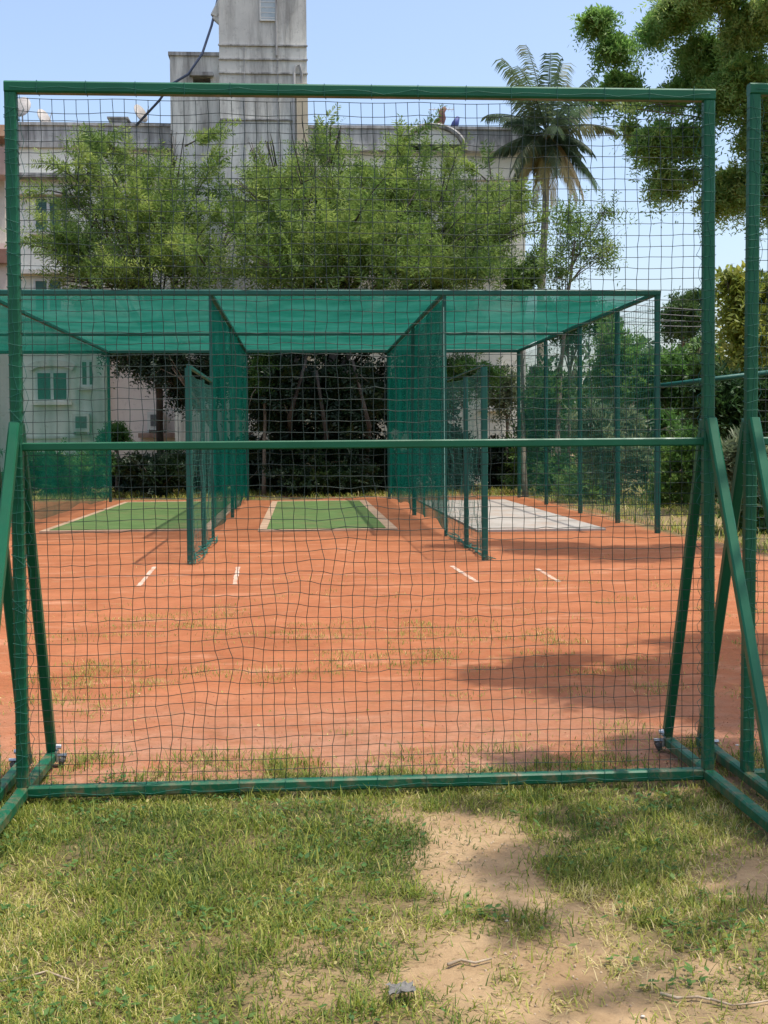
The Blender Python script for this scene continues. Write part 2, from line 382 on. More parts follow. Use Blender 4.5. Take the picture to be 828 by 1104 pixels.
# rough grass round and behind the cage
N = 120000
X = RNG.uniform(-16, 18, N); Y = RNG.uniform(12, 41, N)
keep = (clayf(X, Y) < .1) & (RNG.random(N) < .25+.75*(fbm(X, Y, .6, 101) > .45))
X, Y = X[keep], Y[keep]
tag(blades('rough_grass', X, Y, .16, .016, np.clip(RNG.normal(.42, .25, len(X)), 0, 1), 1.1, z0=np.zeros(len(X))), 'rough unmown grass on the strip beside and behind the practice cage', 'grass', kind='stuff')
# clods and pebbles on the clay
def clods(name, X, Y, r, mt, z=.004):
    n = len(X); R = r*RNG.uniform(.4, 1.5, n)[:, None]
    o = np.array([[1,0,0],[0,1,0],[-1,0,0],[0,-1,0],[.5,.4,.8],[-.4,.5,.7],[-.5,-.5,.8],[.5,-.5,.6]])
    V = np.stack([X, Y, np.full(n, z)], 1)[:, None]+o[None]*R[:, :, None]*RNG.uniform(.7, 1.2, (n, 8, 1))
    q = np.array([[0,1,5,4],[1,2,6,5],[2,3,7,6],[3,0,4,7],[4,5,6,7]])
    return npmesh(name, V.reshape(-1, 3), ((np.arange(n)*8)[:, None, None]+q[None]).reshape(-1, 4), mt)
CLOD = simple('clay_clod', (.30, .10, .05), (.5, .2, .1), 3, .95)
DIRT = simple('soil_crumb', (.25, .17, .1), (.5, .38, .26), 6, .95)
n = 16000; X = RNG.uniform(-3.5, 6, n); Y = 5.5+RNG.random(n)**1.5*12; kk = RNG.random(n) < np.clip((fbm(X, Y, 1.4, 140)-.4)*4, .05, 1); X, Y = X[kk], Y[kk]
tag(clods('clay_crumbs', X, Y, .0042, CLOD), 'small crumbs and clods lying on the red clay', 'clods', kind='stuff')
n = 5000; X = RNG.uniform(-1, 3.2, n); Y = RNG.uniform(2.8, 5.8, n); kk = bare(X, Y) > .35; X, Y = X[kk], Y[kk]
tag(clods('soil_crumbs', X, Y, .0035, DIRT, 0), 'tiny soil crumbs on the worn sandy path', 'soil', kind='stuff')
n = 420; X = RNG.uniform(-2.2, 3.2, n); Y = RNG.uniform(2.85, 7.5, n); a_ = RNG.uniform(0, 6.28, n); t_ = RNG.uniform(-.5, .5, n)
L = RNG.uniform(.004, .012, n)[:, None]; A_ = np.stack([np.cos(a_), np.sin(a_), t_], 1)*L; B_ = np.stack([-np.sin(a_), np.cos(a_), RNG.uniform(-.4, .6, n)], 1)*L*.4
Cc = np.stack([X, Y, hgt(X, Y)+RNG.uniform(.012, .03, n)], 1); Dn = np.array([0, 0, .006])
V = np.stack([Cc-A_, Cc+B_-Dn, Cc+A_, Cc-B_+Dn], 1).reshape(-1, 3)
tag(npmesh('fallen_leaves', V, np.arange(4*n).reshape(-1, 4), GRASSM, var=RNG.uniform(.6, .9, n)), 'small dry fallen leaves strewn over grass and soil', 'leaves', kind='stuff')
# twigs, leaves and pebbles that read one by one
def twig(pts, r, label):
    w = [G(*p)+Vector((0, 0, .012)) for p in pts]; w = [q+Vector((0, 0, float(hgt(np.array(q.x), np.array(q.y))))) for q in w]
    t = empty('twig', w[0])
    mb = MB().tube(w, [r*(1-.6*i/len(w)) for i in range(len(w))], 6)
    o = mb.build('twig', TWIGM, None, True); bpy.data.objects.remove(t)
    tag(o, label, 'twig', 'fallen twigs on the lawn')
twig([(712, 1075), (730, 1079), (752, 1077), (766, 1080)], .006, 'pale short thick twig on bare soil near the bottom right')
twig([(764, 1079), (790, 1086), (815, 1084), (845, 1079)], .004, 'long thin dark twig trailing out to the right edge')
twig([(483, 1045), (497, 1040), (512, 1043), (530, 1037)], .006, 'bleached twig lying across the grass beside the worn path')
twig([(0, 1062), (30, 1057), (50, 1050), (80, 1060)], .005, 'straw-coloured bent twig in the grass at the bottom left')
PEB = simple('pale_pebble', (.6, .56, .5), (.45, .4, .33), 20, .8)
def pebble(px, py, r, label, m=PEB, cat='pebble', name='pebble', grp='pale pebbles on the ground'):
    c = G(px, py); mb = MB(); n = 8
    rings = [(.0, .2), (.75, .05), (1, .35), (.75, .75), (0.25, .95)]
    pts = []
    for rr, zz in rings[1:]:
        for k in range(n):
            t = 2*math.pi*k/n; j = random.uniform(.85, 1.15)
            pts.append((c.x+math.cos(t)*rr*r*j, c.y+math.sin(t)*rr*r*.75*j, c.z+zz*r*.7-.001))
    fs = [(i*n+k, i*n+(k+1) % n, (i+1)*n+(k+1) % n, (i+1)*n+k) for i in range(3) for k in range(n)]+[tuple(range(3*n, 4*n))]
    mb.add(pts, fs); o = mb.build(name, m, None, True); tag(o, label, cat, grp)
pebble(795, 804, .013, 'white pebble on the clay behind the foot of the right-hand screen')
pebble(693, 1096, .007, 'pale pebble on bare soil at the very bottom')
pebble(546, 993, .008, 'tiny light pebble in the middle of the sandy path')
# a crumpled scrap of clear film at the bottom
c = G(432, 1080); mb = MB(); gx = 9
pts = [(c.x+(i/(gx-1)-.5)*.075+random.uniform(-.008, .008), c.y+(j/(gx-1)-.5)*.06+random.uniform(-.006, .006), .034+random.uniform(0, .012)) for j in range(gx) for i in range(gx)]
mb.add(pts, [(j*gx+i, j*gx+i+1, (j+1)*gx+i+1, (j+1)*gx+i) for j in range(gx-1) for i in range(gx-1)])
o = mb.build('plastic_scrap', simple('grey_film', (.12, .115, .1), (.18, .17, .15), 40, .8))
tag(o, 'crumpled greyish plastic scrap caught in the grass at the bottom', 'litter')

# ------------------------------------------------------------------ pitches and mats
TURF = simple('green_mat', (.088, .148, .042), (.115, .185, .058), 2.5, .9, 120, .5, .006)
def dusty(name, c1, c2, dust, sc_):
    m, nt, out = mat(name); v = objvec(nt)
    col = mixc(nt, noise_fac(nt, sc_, 6, .6, v), c1, c2)
    col = mixc(nt, noise_fac(nt, 1.1, 9, .8, v, .5, .72), col, dust)
    col = mixc(nt, noise_fac(nt, 40, 4, .7, v, .6, .75), col, tuple(q*.6 for q in c1))
    bsdf(nt, out, col, .92, noise_fac(nt, 90, 5, .7, v, 0, 1), .5, .006, .2); return m
TURF = dusty('dusty_green_mat', (.082, .142, .04), (.115, .185, .058), (.19, .16, .07), 2.5)
CREAM = simple('pale_base', (.36, .225, .135), (.50, .34, .22), 3, .85, 40, .3, .004)
CONC = dusty('concrete_pitch', (.37, .33, .28), (.46, .42, .37), (.42, .27, .18), 1.2)
WHITE = simple('lime_white', (.56, .45, .36), (.42, .22, .13), 9, .9, lo=.38, hi=.6)
def slab(name, x0, x1, y0, y1, z, t, m, parent=None):
    mb = MB(); nx, ny = 2, 14
    mb.box((x0, y0, z), (x1, y1, z+t)); return mb.build(name, m, parent)
def mat_thing(gl, gr, label, green):
    # gl,gr: pixel of near-left and near-right base corners
    a = G(*gl); b = G(*gr); y0 = a.y; y1 = y0+10.2; x0, x1 = a.x, b.x
    if green:
        t = empty('batting_mat', ((x0+x1)/2, y0, 0))
        slab('base', x0, x1, y0, y1, .006, .03, CREAM, t)
        slab('turf_mat', x0+.15, x1-.2, y0+.15, y1-.5, .0365, .012, TURF, t)
        tag(t, label, 'mat', 'green batting mats')
    else:
        o = slab('concrete_pitch', x0, x1, y0, y1, .006, .035, CONC); tag(o, label, 'pitch')
mat_thing((42, 575), (226, 575), 'green batting mat on a pale base in the left lane', True)
mat_thing((278, 574), (430, 573), 'green batting mat on a pale base in the middle lane', True)
mat_thing((515, 574), (656, 573), 'bare pale concrete pitch in the right lane', False)
def crease(p0, p1, w, name='crease_line'):
    a = G(*p0, .0085); b = G(*p1, .0085); d = (b-a).normalized(); s = Vector((-d.y, d.x, 0))*w/2
    n = 24; vs = []
    for i in range(n+1):
        q = a.lerp(b, i/n)
        vs += [q-s*random.uniform(.6, 1.1), q+s*random.uniform(.6, 1.1)]
    mb = MB().add(vs, [(2*i, 2*i+2, 2*i+3, 2*i+1) for i in range(n)])
    tag(mb.build(name, WHITE), kind='structure')
for a, b in (((167, 611), (149, 632)), ((257, 611), (253, 630)), ((487, 610), (514, 627)), ((579, 613), (603, 627))): crease(a, b, .06)
FAINT = simple('faint_lime', (.5, .27, .16), (.45, .16, .08), 9, .9, lo=.4, hi=.6)
_w = WHITE; WHITE = FAINT
crease((60, 623), (250, 619), .05); crease((257, 619), (420, 620), .04); crease((425, 618), (610, 618), .035)
WHITE = _w

# ------------------------------------------------------------------ netted bowling screens
def screen(ox, oy, W, H, label, netseed, tilt=0.0, name='bowling_screen', foot_back=.62, foot_front=.86):
    """frame with two A-shaped side supports; origin at ground under the left post"""
    t = empty(name, (0, 0, 0))
    zb = .052; w = .05; hw = w/2
    def post(x): MB().bar((x, 0, zb+hw), (x, 0, H), w).build('post', PAINT, t)
    post(0); post(W)
    MB().bar((-hw, 0, H+hw+.001), (W+hw, 0, H+hw+.001), w).build('top_rail', PAINT, t)
    MB().bar((hw+.001, 0, 1.545), (W-hw-.001, 0, 1.545), .036).build('middle_rail', PAINT, t)
    MB().bar((hw+.001, 0, zb), (W-hw-.001, 0, zb), w).build('bottom_rail', PAINT, t)
    for x in (0, W):
        MB().bar((x, foot_back, zb-.001), (x, -foot_front, zb-.001), w).build('foot', PAINT, t)
        MB().bar((x, hw+.012, 1.64), (x, foot_back-.02, zb+hw), .045).build('brace', PAINT, t)
        MB().bar((x, -hw-.012, 1.64), (x, -foot_front+.02, zb+hw), .045).build('brace', PAINT, t)
        for yy in (foot_back-.04,):
            s = 1 if x == 0 else -1
            c = MB().bar((x+s*.028, yy, zb+.03), (x+s*.034, yy, .03), .012, .05)
            c.tube([(x+s*.026, yy, .06), (x+s*.075, yy, .06)], .009, 8)
            castor = c.build('castor', STEEL, t)
            MB().tube([(x+s*.042, yy, .034), (x+s*.062, yy, .026)], .024, 16).build('wheel', RUBBER, castor)
            MB().tube([(x+s*.026, yy, .10), (x+s*.05, yy, .10)], [.014, .011], 8).build('bolt', STEEL, castor)
    # ---- the net
    nx = int(round((W-.03)/.0505)); nz = int(round((H-zb)/.048))
    u = np.linspace(.018, W-.018, nx+1); z = np.linspace(zb+.02, H-.01, nz+1)
    U, Z = np.meshgrid(u, z)
    r = np.random.default_rng(netseed)
    fx = np.clip(np.minimum(U, W-U)/.25, 0, 1); fz = np.clip(np.minimum(Z-zb, H-Z)/.2, 0, 1); e = fx*fz
    n1 = lambda s, q: (fbm(U+7*q, Z+3*q, s, netseed+q)-.5)
    X = U+e*(n1(1.3, 1)*.032+n1(4, 2)*.018)+e*r.normal(0, .0019, U.shape)
    Zz = Z+e*(n1(1.1, 3)*.022+n1(3, 4)*.015)+e*r.normal(0, .0019, U.shape)
    Yy = .03*n1(2, 5)*2*e
    # a caught, puckered crease running diagonally, as where the net has been pulled
    a = np.array([1.52, 1.28]); b = np.array([.55, .22]); ab = b-a; L = math.hypot(*ab); nrm = np.array([-ab[1], ab[0]])/L
    sd = (U-a[0])*nrm[0]+(Z-a[1])*nrm[1]; al = ((U-a[0])*ab[0]+(Z-a[1])*ab[1])/L
    g = np.exp(-(sd/.07)**2)*np.clip((al+.1)/.2, 0, 1)*np.clip((L+.3-al)/.3, 0, 1)
    X += g*.022; Zz += g*.020; Yy -= g*.03
    # gathered, scalloped selvedge under the top rail
    top = np.exp(-((H-Z)/.09)**2); Zz -= top*(.018+.02*np.abs(np.sin(U*7.3+netseed)))*np.clip((H-Z)/.03, 0, 1)
    # slack edge rope beside the right post
    Pn = np.stack([X, Yy, Zz], -1)
    A = [Pn[:, :-1].reshape(-1, 3), Pn[:-1].reshape(-1, 3)]; B = [Pn[:, 1:].reshape(-1, 3), Pn[1:].reshape(-1, 3)]
    V1, Q1 = segs(np.concatenate(A), np.concatenate(B), .0014)
    # knots
    K = Pn.reshape(-1, 3); o = np.array([[1,0,0],[0,0,1],[-1,0,0],[0,0,-1],[0,1,0],[0,-1,0]])*.0028
    VK = (K[:, None]+o[None]).reshape(-1, 3)
    kb = (np.arange(len(K))*6)[:, None, None]
    QK = (kb+np.array([[0,1,4,4],[1,2,4,4],[2,3,4,4],[3,0,4,4],[1,0,5,5],[2,1,5,5],[3,2,5,5],[0,3,5,5]])[None]).reshape(-1, 4)
    QK = QK[:, :3]
    # cord lacing round posts and rails
    LA = []; LB = []
    def loop(pts):
        for i in range(len(pts)): LA.append(pts[i]); LB.append(pts[(i+1) % len(pts)])
    k = hw+.0015
    for zz in z[1:-1]:
        for x in (0, W):
            j = r.normal(0, .006, 4)
            loop([(x-k, -k, zz+j[0]), (x+k, -k, zz+j[1]), (x+k, k, zz+j[2]), (x-k, k, zz+j[3])])
            if r.random() < .16: loop([(x-k, -k, zz+.01), (x+k, -k, zz+.01+.03*r.normal()), (x+k, k, zz), (x-k, k, zz+.01)])
    for i, uu in enumerate(u[1:-1]):
        if i % 4 == 1:
            for zc in (zb, H+hw):
                j = r.normal(0, .005, 2)
                loop([(uu+j[0], -k, zc-k), (uu+j[0], -k, zc+k), (uu+j[1], k, zc+k), (uu+j[1], k, zc-k)])
    # slack selvedge cords that wander along rails and posts
    def run(p0, p1, amp, n, ax):
        pr = None
        for i in range(n+1):
            q = [p0[c]+(p1[c]-p0[c])*i/n for c in range(3)]; q[ax] += amp*math.sin(i*1.7+netseed)+amp*r.normal()*.5
            if pr: LA.append(tuple(pr)); LB.append(tuple(q))
            pr = q
    run((0, -k, H+hw-.004), (W, -k, H+hw-.004), .006, 44, 2); run((0, -k, zb-.008), (W, -k, zb-.008), .006, 44, 2)
    run((0, -k, zb), (0, -k, H), .007, 50, 0); run((W, -k, zb), (W, -k, H), .007, 50, 0)
    run((W-.04, 0, zb), (W-.04, 0, H), .012, 120, 0); run((.04, 0, zb), (.04, 0, H), .008, 90, 0)
    V2, Q2 = segs(np.array(LA), np.array(LB), .0011)
    net = npmesh('net', V1, Q1, CORD, t)
    kn = npmesh('knots', VK, QK, CORD, net); tag(kn, kind='stuff')
    npmesh('lacing', V2, Q2, CORD2, t)
    t.location = (ox, oy, 0); t.rotation_euler = (0, tilt, 0)
    tag(t, label, 'bowling screen', 'green netted bowling screens on the grass')
    return t
lb = P(25, 842, 5.27); rb_ = P(763, 830, 5.27)
screen(lb.x, 5.27, rb_.x-lb.x, 3.045, 'large green netted screen standing square in the middle, both posts visible', 3)
screen(lb.x-.107-(rb_.x-lb.x), 5.20, rb_.x-lb.x, 3.045, 'green netted screen at the left edge, only its last post and supports showing', 8)
rp = P(805, 834, 5.22)
screen(rp.x, 5.22, rb_.x-lb.x, 3.06, 'green netted screen at the right edge, only its first post and supports showing', 15, tilt=rad(.5))

# ------------------------------------------------------------------ practice cage
cage = empty('practice_cage', (0, 19.4, 0))
tag(cage, 'long green practice cage of steel posts with teal net roof and lane dividers', 'practice cage')
XS = [-8.6, -5.0, -1.42, 2.33, 5.82]; Y0, Y1, RH = 19.4, 32.0, 3.93
pw = .085
def cbar(name, a, b, w=pw): return MB().bar(a, b, w).build(name, CAGEP, cage)
ysp = [Y0, 21.9, 24.9, 28.4, Y1]
for i, x in enumerate(XS):
    for j, y in enumerate(ysp):
        if i in (1, 2, 3) and j == 0: continue
        if i == 1 and 0 < j < 4: continue
        if i in (2, 3) and j in (1, 3): continue
        cbar('post', (x, y, 0), (x, y, RH-pw/2), pw if (j == 0 or i > 2) else .07)
for y in (Y0, Y1): cbar('roof_rail', (XS[0]-pw/2, y, RH), (XS[-1]+pw/2, y, RH), .09)
cbar('roof_rail', (XS[0], 26.3, RH-.05), (XS[-1], 26.3, RH-.05), .06)
for x in XS: cbar('roof_rail', (x, Y0+.05, RH-.004), (x, Y1-.05, RH-.004), .07)
# front uprights of the inner dividers, slim
for x in (XS[2], XS[3]): cbar('post', (x, Y0, 0), (x, Y0, RH-pw/2), .045)
def clothmesh(name, m, us, vs, fn, parent):
    V = [fn(u, v) for v in vs for u in us]; nx = len(us)
    mb = MB().add(V, [(j*nx+i, j*nx+i+1, (j+1)*nx+i+1, (j+1)*nx+i) for j in range(len(vs)-1) for i in range(nx-1)])
    return mb.build(name, m, parent, True)
def roofz(x, y):
    # sag between rails
    b = [Y0, 26.3, Y1]; bx = XS
    fy = min(abs(y-q) for q in b)/3.0; fx = min(abs(x-q) for q in bx)/1.8
    return RH+.045-.10*min(fy, 1)**.7*min(fx, 1)**.7+.015*noise.noise(Vector((x*1.3, y*1.3, 0)))
for i in range(4):
    clothmesh('roof_net', ROOFNET, list(np.linspace(XS[i], XS[i+1], 19)), list(np.linspace(Y0, Y1, 50)), lambda x, y: (x, y, roofz(x, y)), cage)
def divider(x, m, top=RH-.06, low=.10, sk=SKIRT, y0=Y0, y1=Y1, side=1):
    def fn(y, s):
        z = low+(top-low)*s+(1-s)*.09*max(0, math.sin(y*1.15+x))
        return (x+side*.05*noise.noise(Vector((y*.9, z*.4, x)))+side*.03*math.sin(y*2.2)*(1-s)+max(0, .3-s)*(.22*noise.noise(Vector((y*.7, 0, x*3)))+.07*math.sin(y*2.1)), y, z)
    clothmesh('divider_net', m, list(np.linspace(y0, y1, 60)), [k/14 for k in range(15)], fn, cage)
    return
    def fs(y, s):
        lift = .04+.09*max(0, math.sin(y*1.15+x))
        z = lift+(low-lift)*s; o = (1-s)*(.22*noise.noise(Vector((y*.7, 0, x*3)))+.06*math.sin(y*3.1))
        return (x+side*.05*noise.noise(Vector((y*.9, z*.4, x)))+side*.03*math.sin(y*2.2)+o, y, z)
    clothmesh('net_skirt', sk, list(np.linspace(y0, y1, 60)), [k/6 for k in range(7)], fs, cage)
divider(XS[1], SIDENET); divider(XS[2], DIVNET, side=-1); divider(XS[3], DIVNET)
divider(XS[0], SIDENET); divider(XS[4], THIN, sk=THIN)
# side net of real cords in the forward wings of the dividers
def cordnet(name, x, y0, y1, z0, z1, cell, r, mt, seed, parent, sag=.03):
    ny = int((y1-y0)/cell); nz = int((z1-z0)/cell)
    Yg, Zg = np.meshgrid(np.linspace(y0, y1, ny+1), np.linspace(z0, z1, nz+1))
    Xg = x+(fbm(Yg, Zg, 1.1, seed)-.5)*.16*np.clip((z1-Zg)/1.0, 0, 1)
    Zg = Zg+(fbm(Yg, Zg, .9, seed+4)-.5)*.12-sag*np.sin((Yg-y0)/(y1-y0)*3.14)*2
    Zg = np.maximum(Zg, .02)
    Pn = np.stack([Xg, Yg, Zg], -1)
    V, Q = segs(np.concatenate([Pn[:, :-1].reshape(-1, 3), Pn[:-1].reshape(-1, 3)]), np.concatenate([Pn[:, 1:].reshape(-1, 3), Pn[1:].reshape(-1, 3)]), r)
    o = npmesh(name, V, Q, mt, parent, off=tuple(parent.location)); return o
YF = 15.45
for x, ymid, sd in ((XS[2]+.0, 17.6, 2), (XS[3]+.03, 17.2, 6)):
    cbar('wing_post', (x, YF, 0), (x, YF, 2.5), .08); cbar('wing_post', (x, ymid, 0), (x, ymid, 2.46), .065)
    cbar('wing_rail', (x, YF, 2.5+.025), (x, Y0, 2.5+.025), .045 if sd == 2 else .018)
    cordnet('wing_net', x, YF, Y0, .05, 2.48, .075, .0018, CORD2, sd*11, cage)
    # net gathered on the ground at the foot of the wing
    mb = MB()
    for k in range(5):
        pts = [(x+random.uniform(-.06, .12), YF-.1+q*.5+random.uniform(-.05, .05), .02+random.uniform(0, .05)) for q in range(9)]
        mb.tube(pts, .007, 5)
    mb.build('gathered_net', CORD2, cage)
# thin nets near the right wall and cords on the divider faces
cordnet('side_net', XS[4], Y0, Y1, .1, RH-.1, .14, .003, CORD2, 77, cage)
cordnet('side_net', XS[3]+.02, Y0, 26, .4, RH-.1, .09, .003, CORD2, 87, cage)
# pulled front hem of the middle lane net: a thin pale line beside the divider
MB().tube([(XS[3]-.02, Y0-.03, z) for z in np.linspace(.1, 3.7, 12)], .006, 5).build('hem_cord', simple('pale_cord', (.25, .5, .42), (.3, .55, .45), 5, .6), cage)

# ------------------------------------------------------------------ foliage
def sprays(C, D, L, K, ll, lw, droop, r, flat=.35):
    """C base (n,3), D unit direction (n,3), L length (n,), K leaf pairs"""
    n = len(C); s = np.linspace(.12, 1, K)
    pos = C[:, None]+D[:, None]*(L[:, None]*s[None])[..., None]
    pos[..., 2] -= droop*(L[:, None]*s[None])**2
    tan = D[:, None]+np.zeros_like(pos); tan[..., 2] -= 2*droop*L[:, None]*s[None]; tan /= np.linalg.norm(tan, axis=2, keepdims=True)
    rv = r.normal(0, 1, (n, 1, 3)); side = np.cross(tan, rv+np.zeros_like(tan)); side /= np.linalg.norm(side, axis=2, keepdims=True)+1e-6
    nrm = np.cross(tan, side)
    out = []
    for sg in (-1, 1):
        jit = r.normal(0, .35, pos.shape)
        d = side*sg*.85+tan*.55+jit*.6; d /= np.linalg.norm(d, axis=2, keepdims=True)
        w = np.cross(d, nrm+r.normal(0, flat, pos.shape)); w /= np.linalg.norm(w, axis=2, keepdims=True)+1e-6
        lnn = ll*r.uniform(.6, 1.3, pos.shape[:2])[..., None]*(1.1-.45*s[None, :, None]); ww = lw*lnn/ll
        out.append(np.stack([pos, pos+d*lnn*.5+w*ww/2, pos+d*lnn, pos+d*lnn*.5-w*ww/2], 2))
    V = np.stack(out, 2).reshape(-1, 3)
    tw = (C, C+D*L[:, None]-np.array([0, 0, 1])*(droop*L**2)[:, None])
    return V, tw, n*K*2
def tree(name, label, cat, blobs, n, leaf, lm, seed, L=.7, K=9, droop=.25, trunk=None, group=None, up=.35, shell=.35, limbs=True, dens_up=0, barkm=None, var0=.5, kind=None, split=None, nl=3, lr=None, gap=None, leaders=0, every=1):
    """blobs: list of (centre, (rx,ry,rz)) world ellipsoids"""
    r = np.random.default_rng(seed)
    vol = np.array([b[1][0]*b[1][1]*b[1][2] for b in blobs])**.67; pr = vol/vol.sum()
    if split: pr[:split[0]] *= split[1]/pr[:split[0]].sum(); pr[split[0]:] *= (1-split[1])/pr[split[0]:].sum()
    idx = r.choice(len(blobs), n, p=pr)
    cen = np.array([tuple(b[0]) for b in blobs]); rr = np.array([b[1] for b in blobs])
    d = r.normal(0, 1, (n, 3)); d /= np.linalg.norm(d, axis=1, keepdims=True)
    rad_ = r.uniform(shell, 1, n)**.6*(.82+.36*r.random(n)**3)
    # uneven outline: lumpy radius
    lump = .78+.5*np.array([noise.noise(Vector((float(a[0])*1.7+i*3.1, float(a[1])*1.7, float(a[2])*1.7+seed))) for a, i in zip(d, idx)])
    C = cen[idx]+d*rr[idx]*(rad_*lump)[:, None]
    D = d*.8+np.array([0, 0, up])+r.normal(0, .45, (n, 3)); D /= np.linalg.norm(D, axis=1, keepdims=True)
    LL = L*r.uniform(.45, 1.3, n)
    C = C-D*LL[:, None]*.5
    C[:, 2] = np.maximum(C[:, 2], .05)
    if gap is not None:
        kp = np.array([noise.noise(Vector((float(c[0])*1.15+seed, float(c[1])*1.15, float(c[2])*1.15)))+.6*noise.noise(Vector((float(c[0])*2.6, float(c[1])*2.6, float(c[2])*2.6+seed))) for c in C]) > gap
        C, D, LL, idx = C[kp], D[kp], LL[kp], idx[kp]
    lead = []
    for q in range(leaders):
        b = r.integers(0, len(blobs)); dd = r.normal(0, 1, 3); dd[1] *= .6; dd[2] = abs(dd[2])*1.1+.15; dd /= np.linalg.norm(dd)
        p0 = cen[b]+dd*rr[b]*.3; ln = float(np.linalg.norm(dd*rr[b]))*.85+r.uniform(.1, .7); p1 = p0+dd*ln
        m_ = 12; ts = np.linspace(.35, 1, m_); pts = p0+(p1-p0)*ts[:, None]+np.array([0, 0, 1])*(.25*ln*ts*(1-ts))[:, None]
        d2 = dd+r.normal(0, .35, (m_, 3)); d2 /= np.linalg.norm(d2, axis=1, keepdims=True)
        C = np.concatenate([C, pts]); D = np.concatenate([D, d2]); LL = np.concatenate([LL, L*r.uniform(.35, .7, m_)]); idx = np.concatenate([idx, np.full(m_, b)])
        lead.append([Vector(p0), Vector((p0+p1)/2+np.array([0, 0, .06*ln])), Vector(p1)])
    if leaders:
        kp = C[:, 2]+np.maximum(D[:, 2], 0)*LL < 10.4+.5*np.sin(C[:, 0]*2.1)+r.random(len(C))*.7
        C, D, LL, idx = C[kp], D[kp], LL[kp], idx[kp]
        lead = [q for q in lead if q[2].z < 10.6]
    n = len(C)
    V, tw, cnt = sprays(C, D, LL, K, leaf[0], leaf[1], droop, r)
    V[:, 2] = np.maximum(V[:, 2], .02)
    base = blobs[0][0] if trunk is None else trunk[0][0]
    t = empty(name, (base[0], base[1], 0)); off = (base[0], base[1], 0)
    clump = np.array([noise.noise(Vector((float(c[0])*.9, float(c[1])*.9, float(c[2])*.9+seed))) for c in C])
    var = np.repeat(np.clip(var0+.55*clump+r.normal(0, .12, n), 0, 1), K*2)+r.normal(0, .1, cnt)
    cr = npmesh('crown', V, np.arange(cnt*4).reshape(-1, 4), lm, t, var=var, off=off)
    sel = r.random(n) < .16
    tv, tq = segs(tw[0][sel], tw[1][sel], .004*(L/.5))
    tag(npmesh('twigs', tv, tq, barkm or BARK, cr), kind='stuff')
    if lead:
        mb = MB()
        for q in lead: mb.tube(q, [.03, .02, .006], 5)
        mb.build('branches', barkm or BARK, cr)
    if trunk:
        mb = MB()
        for k, (path, r0, r1) in enumerate([trunk] if not isinstance(trunk, list) else trunk): pass
        path, r0, r1 = trunk
        pts = [Vector(p) for p in path]; m_ = len(pts)
        fine = []
        for i in range(m_-1):
            for q in range(4):
                fine.append(pts[i].lerp(pts[i+1], q/4)+Vector((random.uniform(-1, 1), random.uniform(-1, 1), 0))*r0*.25)
        fine.append(pts[-1])
        rs = [r0+(r1-r0)*i/(len(fine)-1) for i in range(len(fine))]; rs[0] *= 1.35
        mb.tube(fine, rs, 9); mb.build('trunk', barkm or BARK, t, True)
        if limbs:
            lb_ = MB()
            for bi, (c, rad3) in enumerate(blobs):
                if bi % every != every-1: continue
                c = Vector(c)
                i0 = int(len(fine)*random.uniform(.45, .95)); s0 = fine[min(i0, len(fine)-1)]
                for q in range(nl):
                    e = c+Vector([random.uniform(-.65, .65)*rad3[a] for a in range(3)])
                    mid = s0.lerp(e, .5)+Vector((random.uniform(-.2, .2), random.uniform(-.2, .2), random.uniform(-.1, .35)))*(e-s0).length*.3
                    L_ = (e-s0).length; a0 = lr or max(r1*.6, .02)
                    lp = [s0, s0.lerp(mid, .5)+Vector((0, 0, .03*L_)), mid, mid.lerp(e, .55)+Vector((0, 0, -.02*L_)), e]
                    lb_.tube(lp, [a0, a0*.8, a0*.6, a0*.4, a0*.2], 6)
                    for z in range(3 if every == 1 else 1):
                        e2 = e+Vector([random.uniform(-.8, .8)*rad3[a] for a in range(3)])*.7
                        lb_.tube([mid.lerp(e, .3+.2*z), e.lerp(e2, .5)+Vector((0, 0, .1)), e2], [a0*.35, a0*.2, a0*.08], 5)
            lb_.build('limbs', barkm or BARK, t, True)
    tag(t, label, cat, group, kind)
    return t
def B(px, py, Y, rp, rpz=None, ry=None):
    """ellipsoid seen at photo pixel, radius in photo pixels at that distance"""
    c = P(px, py, Y); s = Y/F; rx = rp*s
    return (c, (rx, ry if ry else rx, (rpz or rp)*s))
def bush(px, py, Y, rp, rpz, seed, lm, leaf, n, label, L=.45, K=8, name='shrub', cat='shrub', droop=.3, up=.5, group=None, extra=(), var0=.5, shell=.3):
    bl = [B(px, py, Y, rp, rpz)]+[B(*e) for e in extra]
    r = random.Random(seed)
    c, rr = bl[0]
    for k in range(3):
        bl.append((c+Vector((r.uniform(-.8, .8)*rr[0], r.uniform(-.5, .5)*rr[1], r.uniform(-.4, .6)*rr[2])), tuple(q*.55 for q in rr)))
    g = Vector((c.x, c.y, 0))
    return tree(name, label, cat, bl, n, leaf, lm, seed, L=L, K=K, droop=droop, up=up, trunk=([g, g+Vector((.05, 0, c.z*.6)), c], .06, .03), group=group, var0=var0, shell=shell)

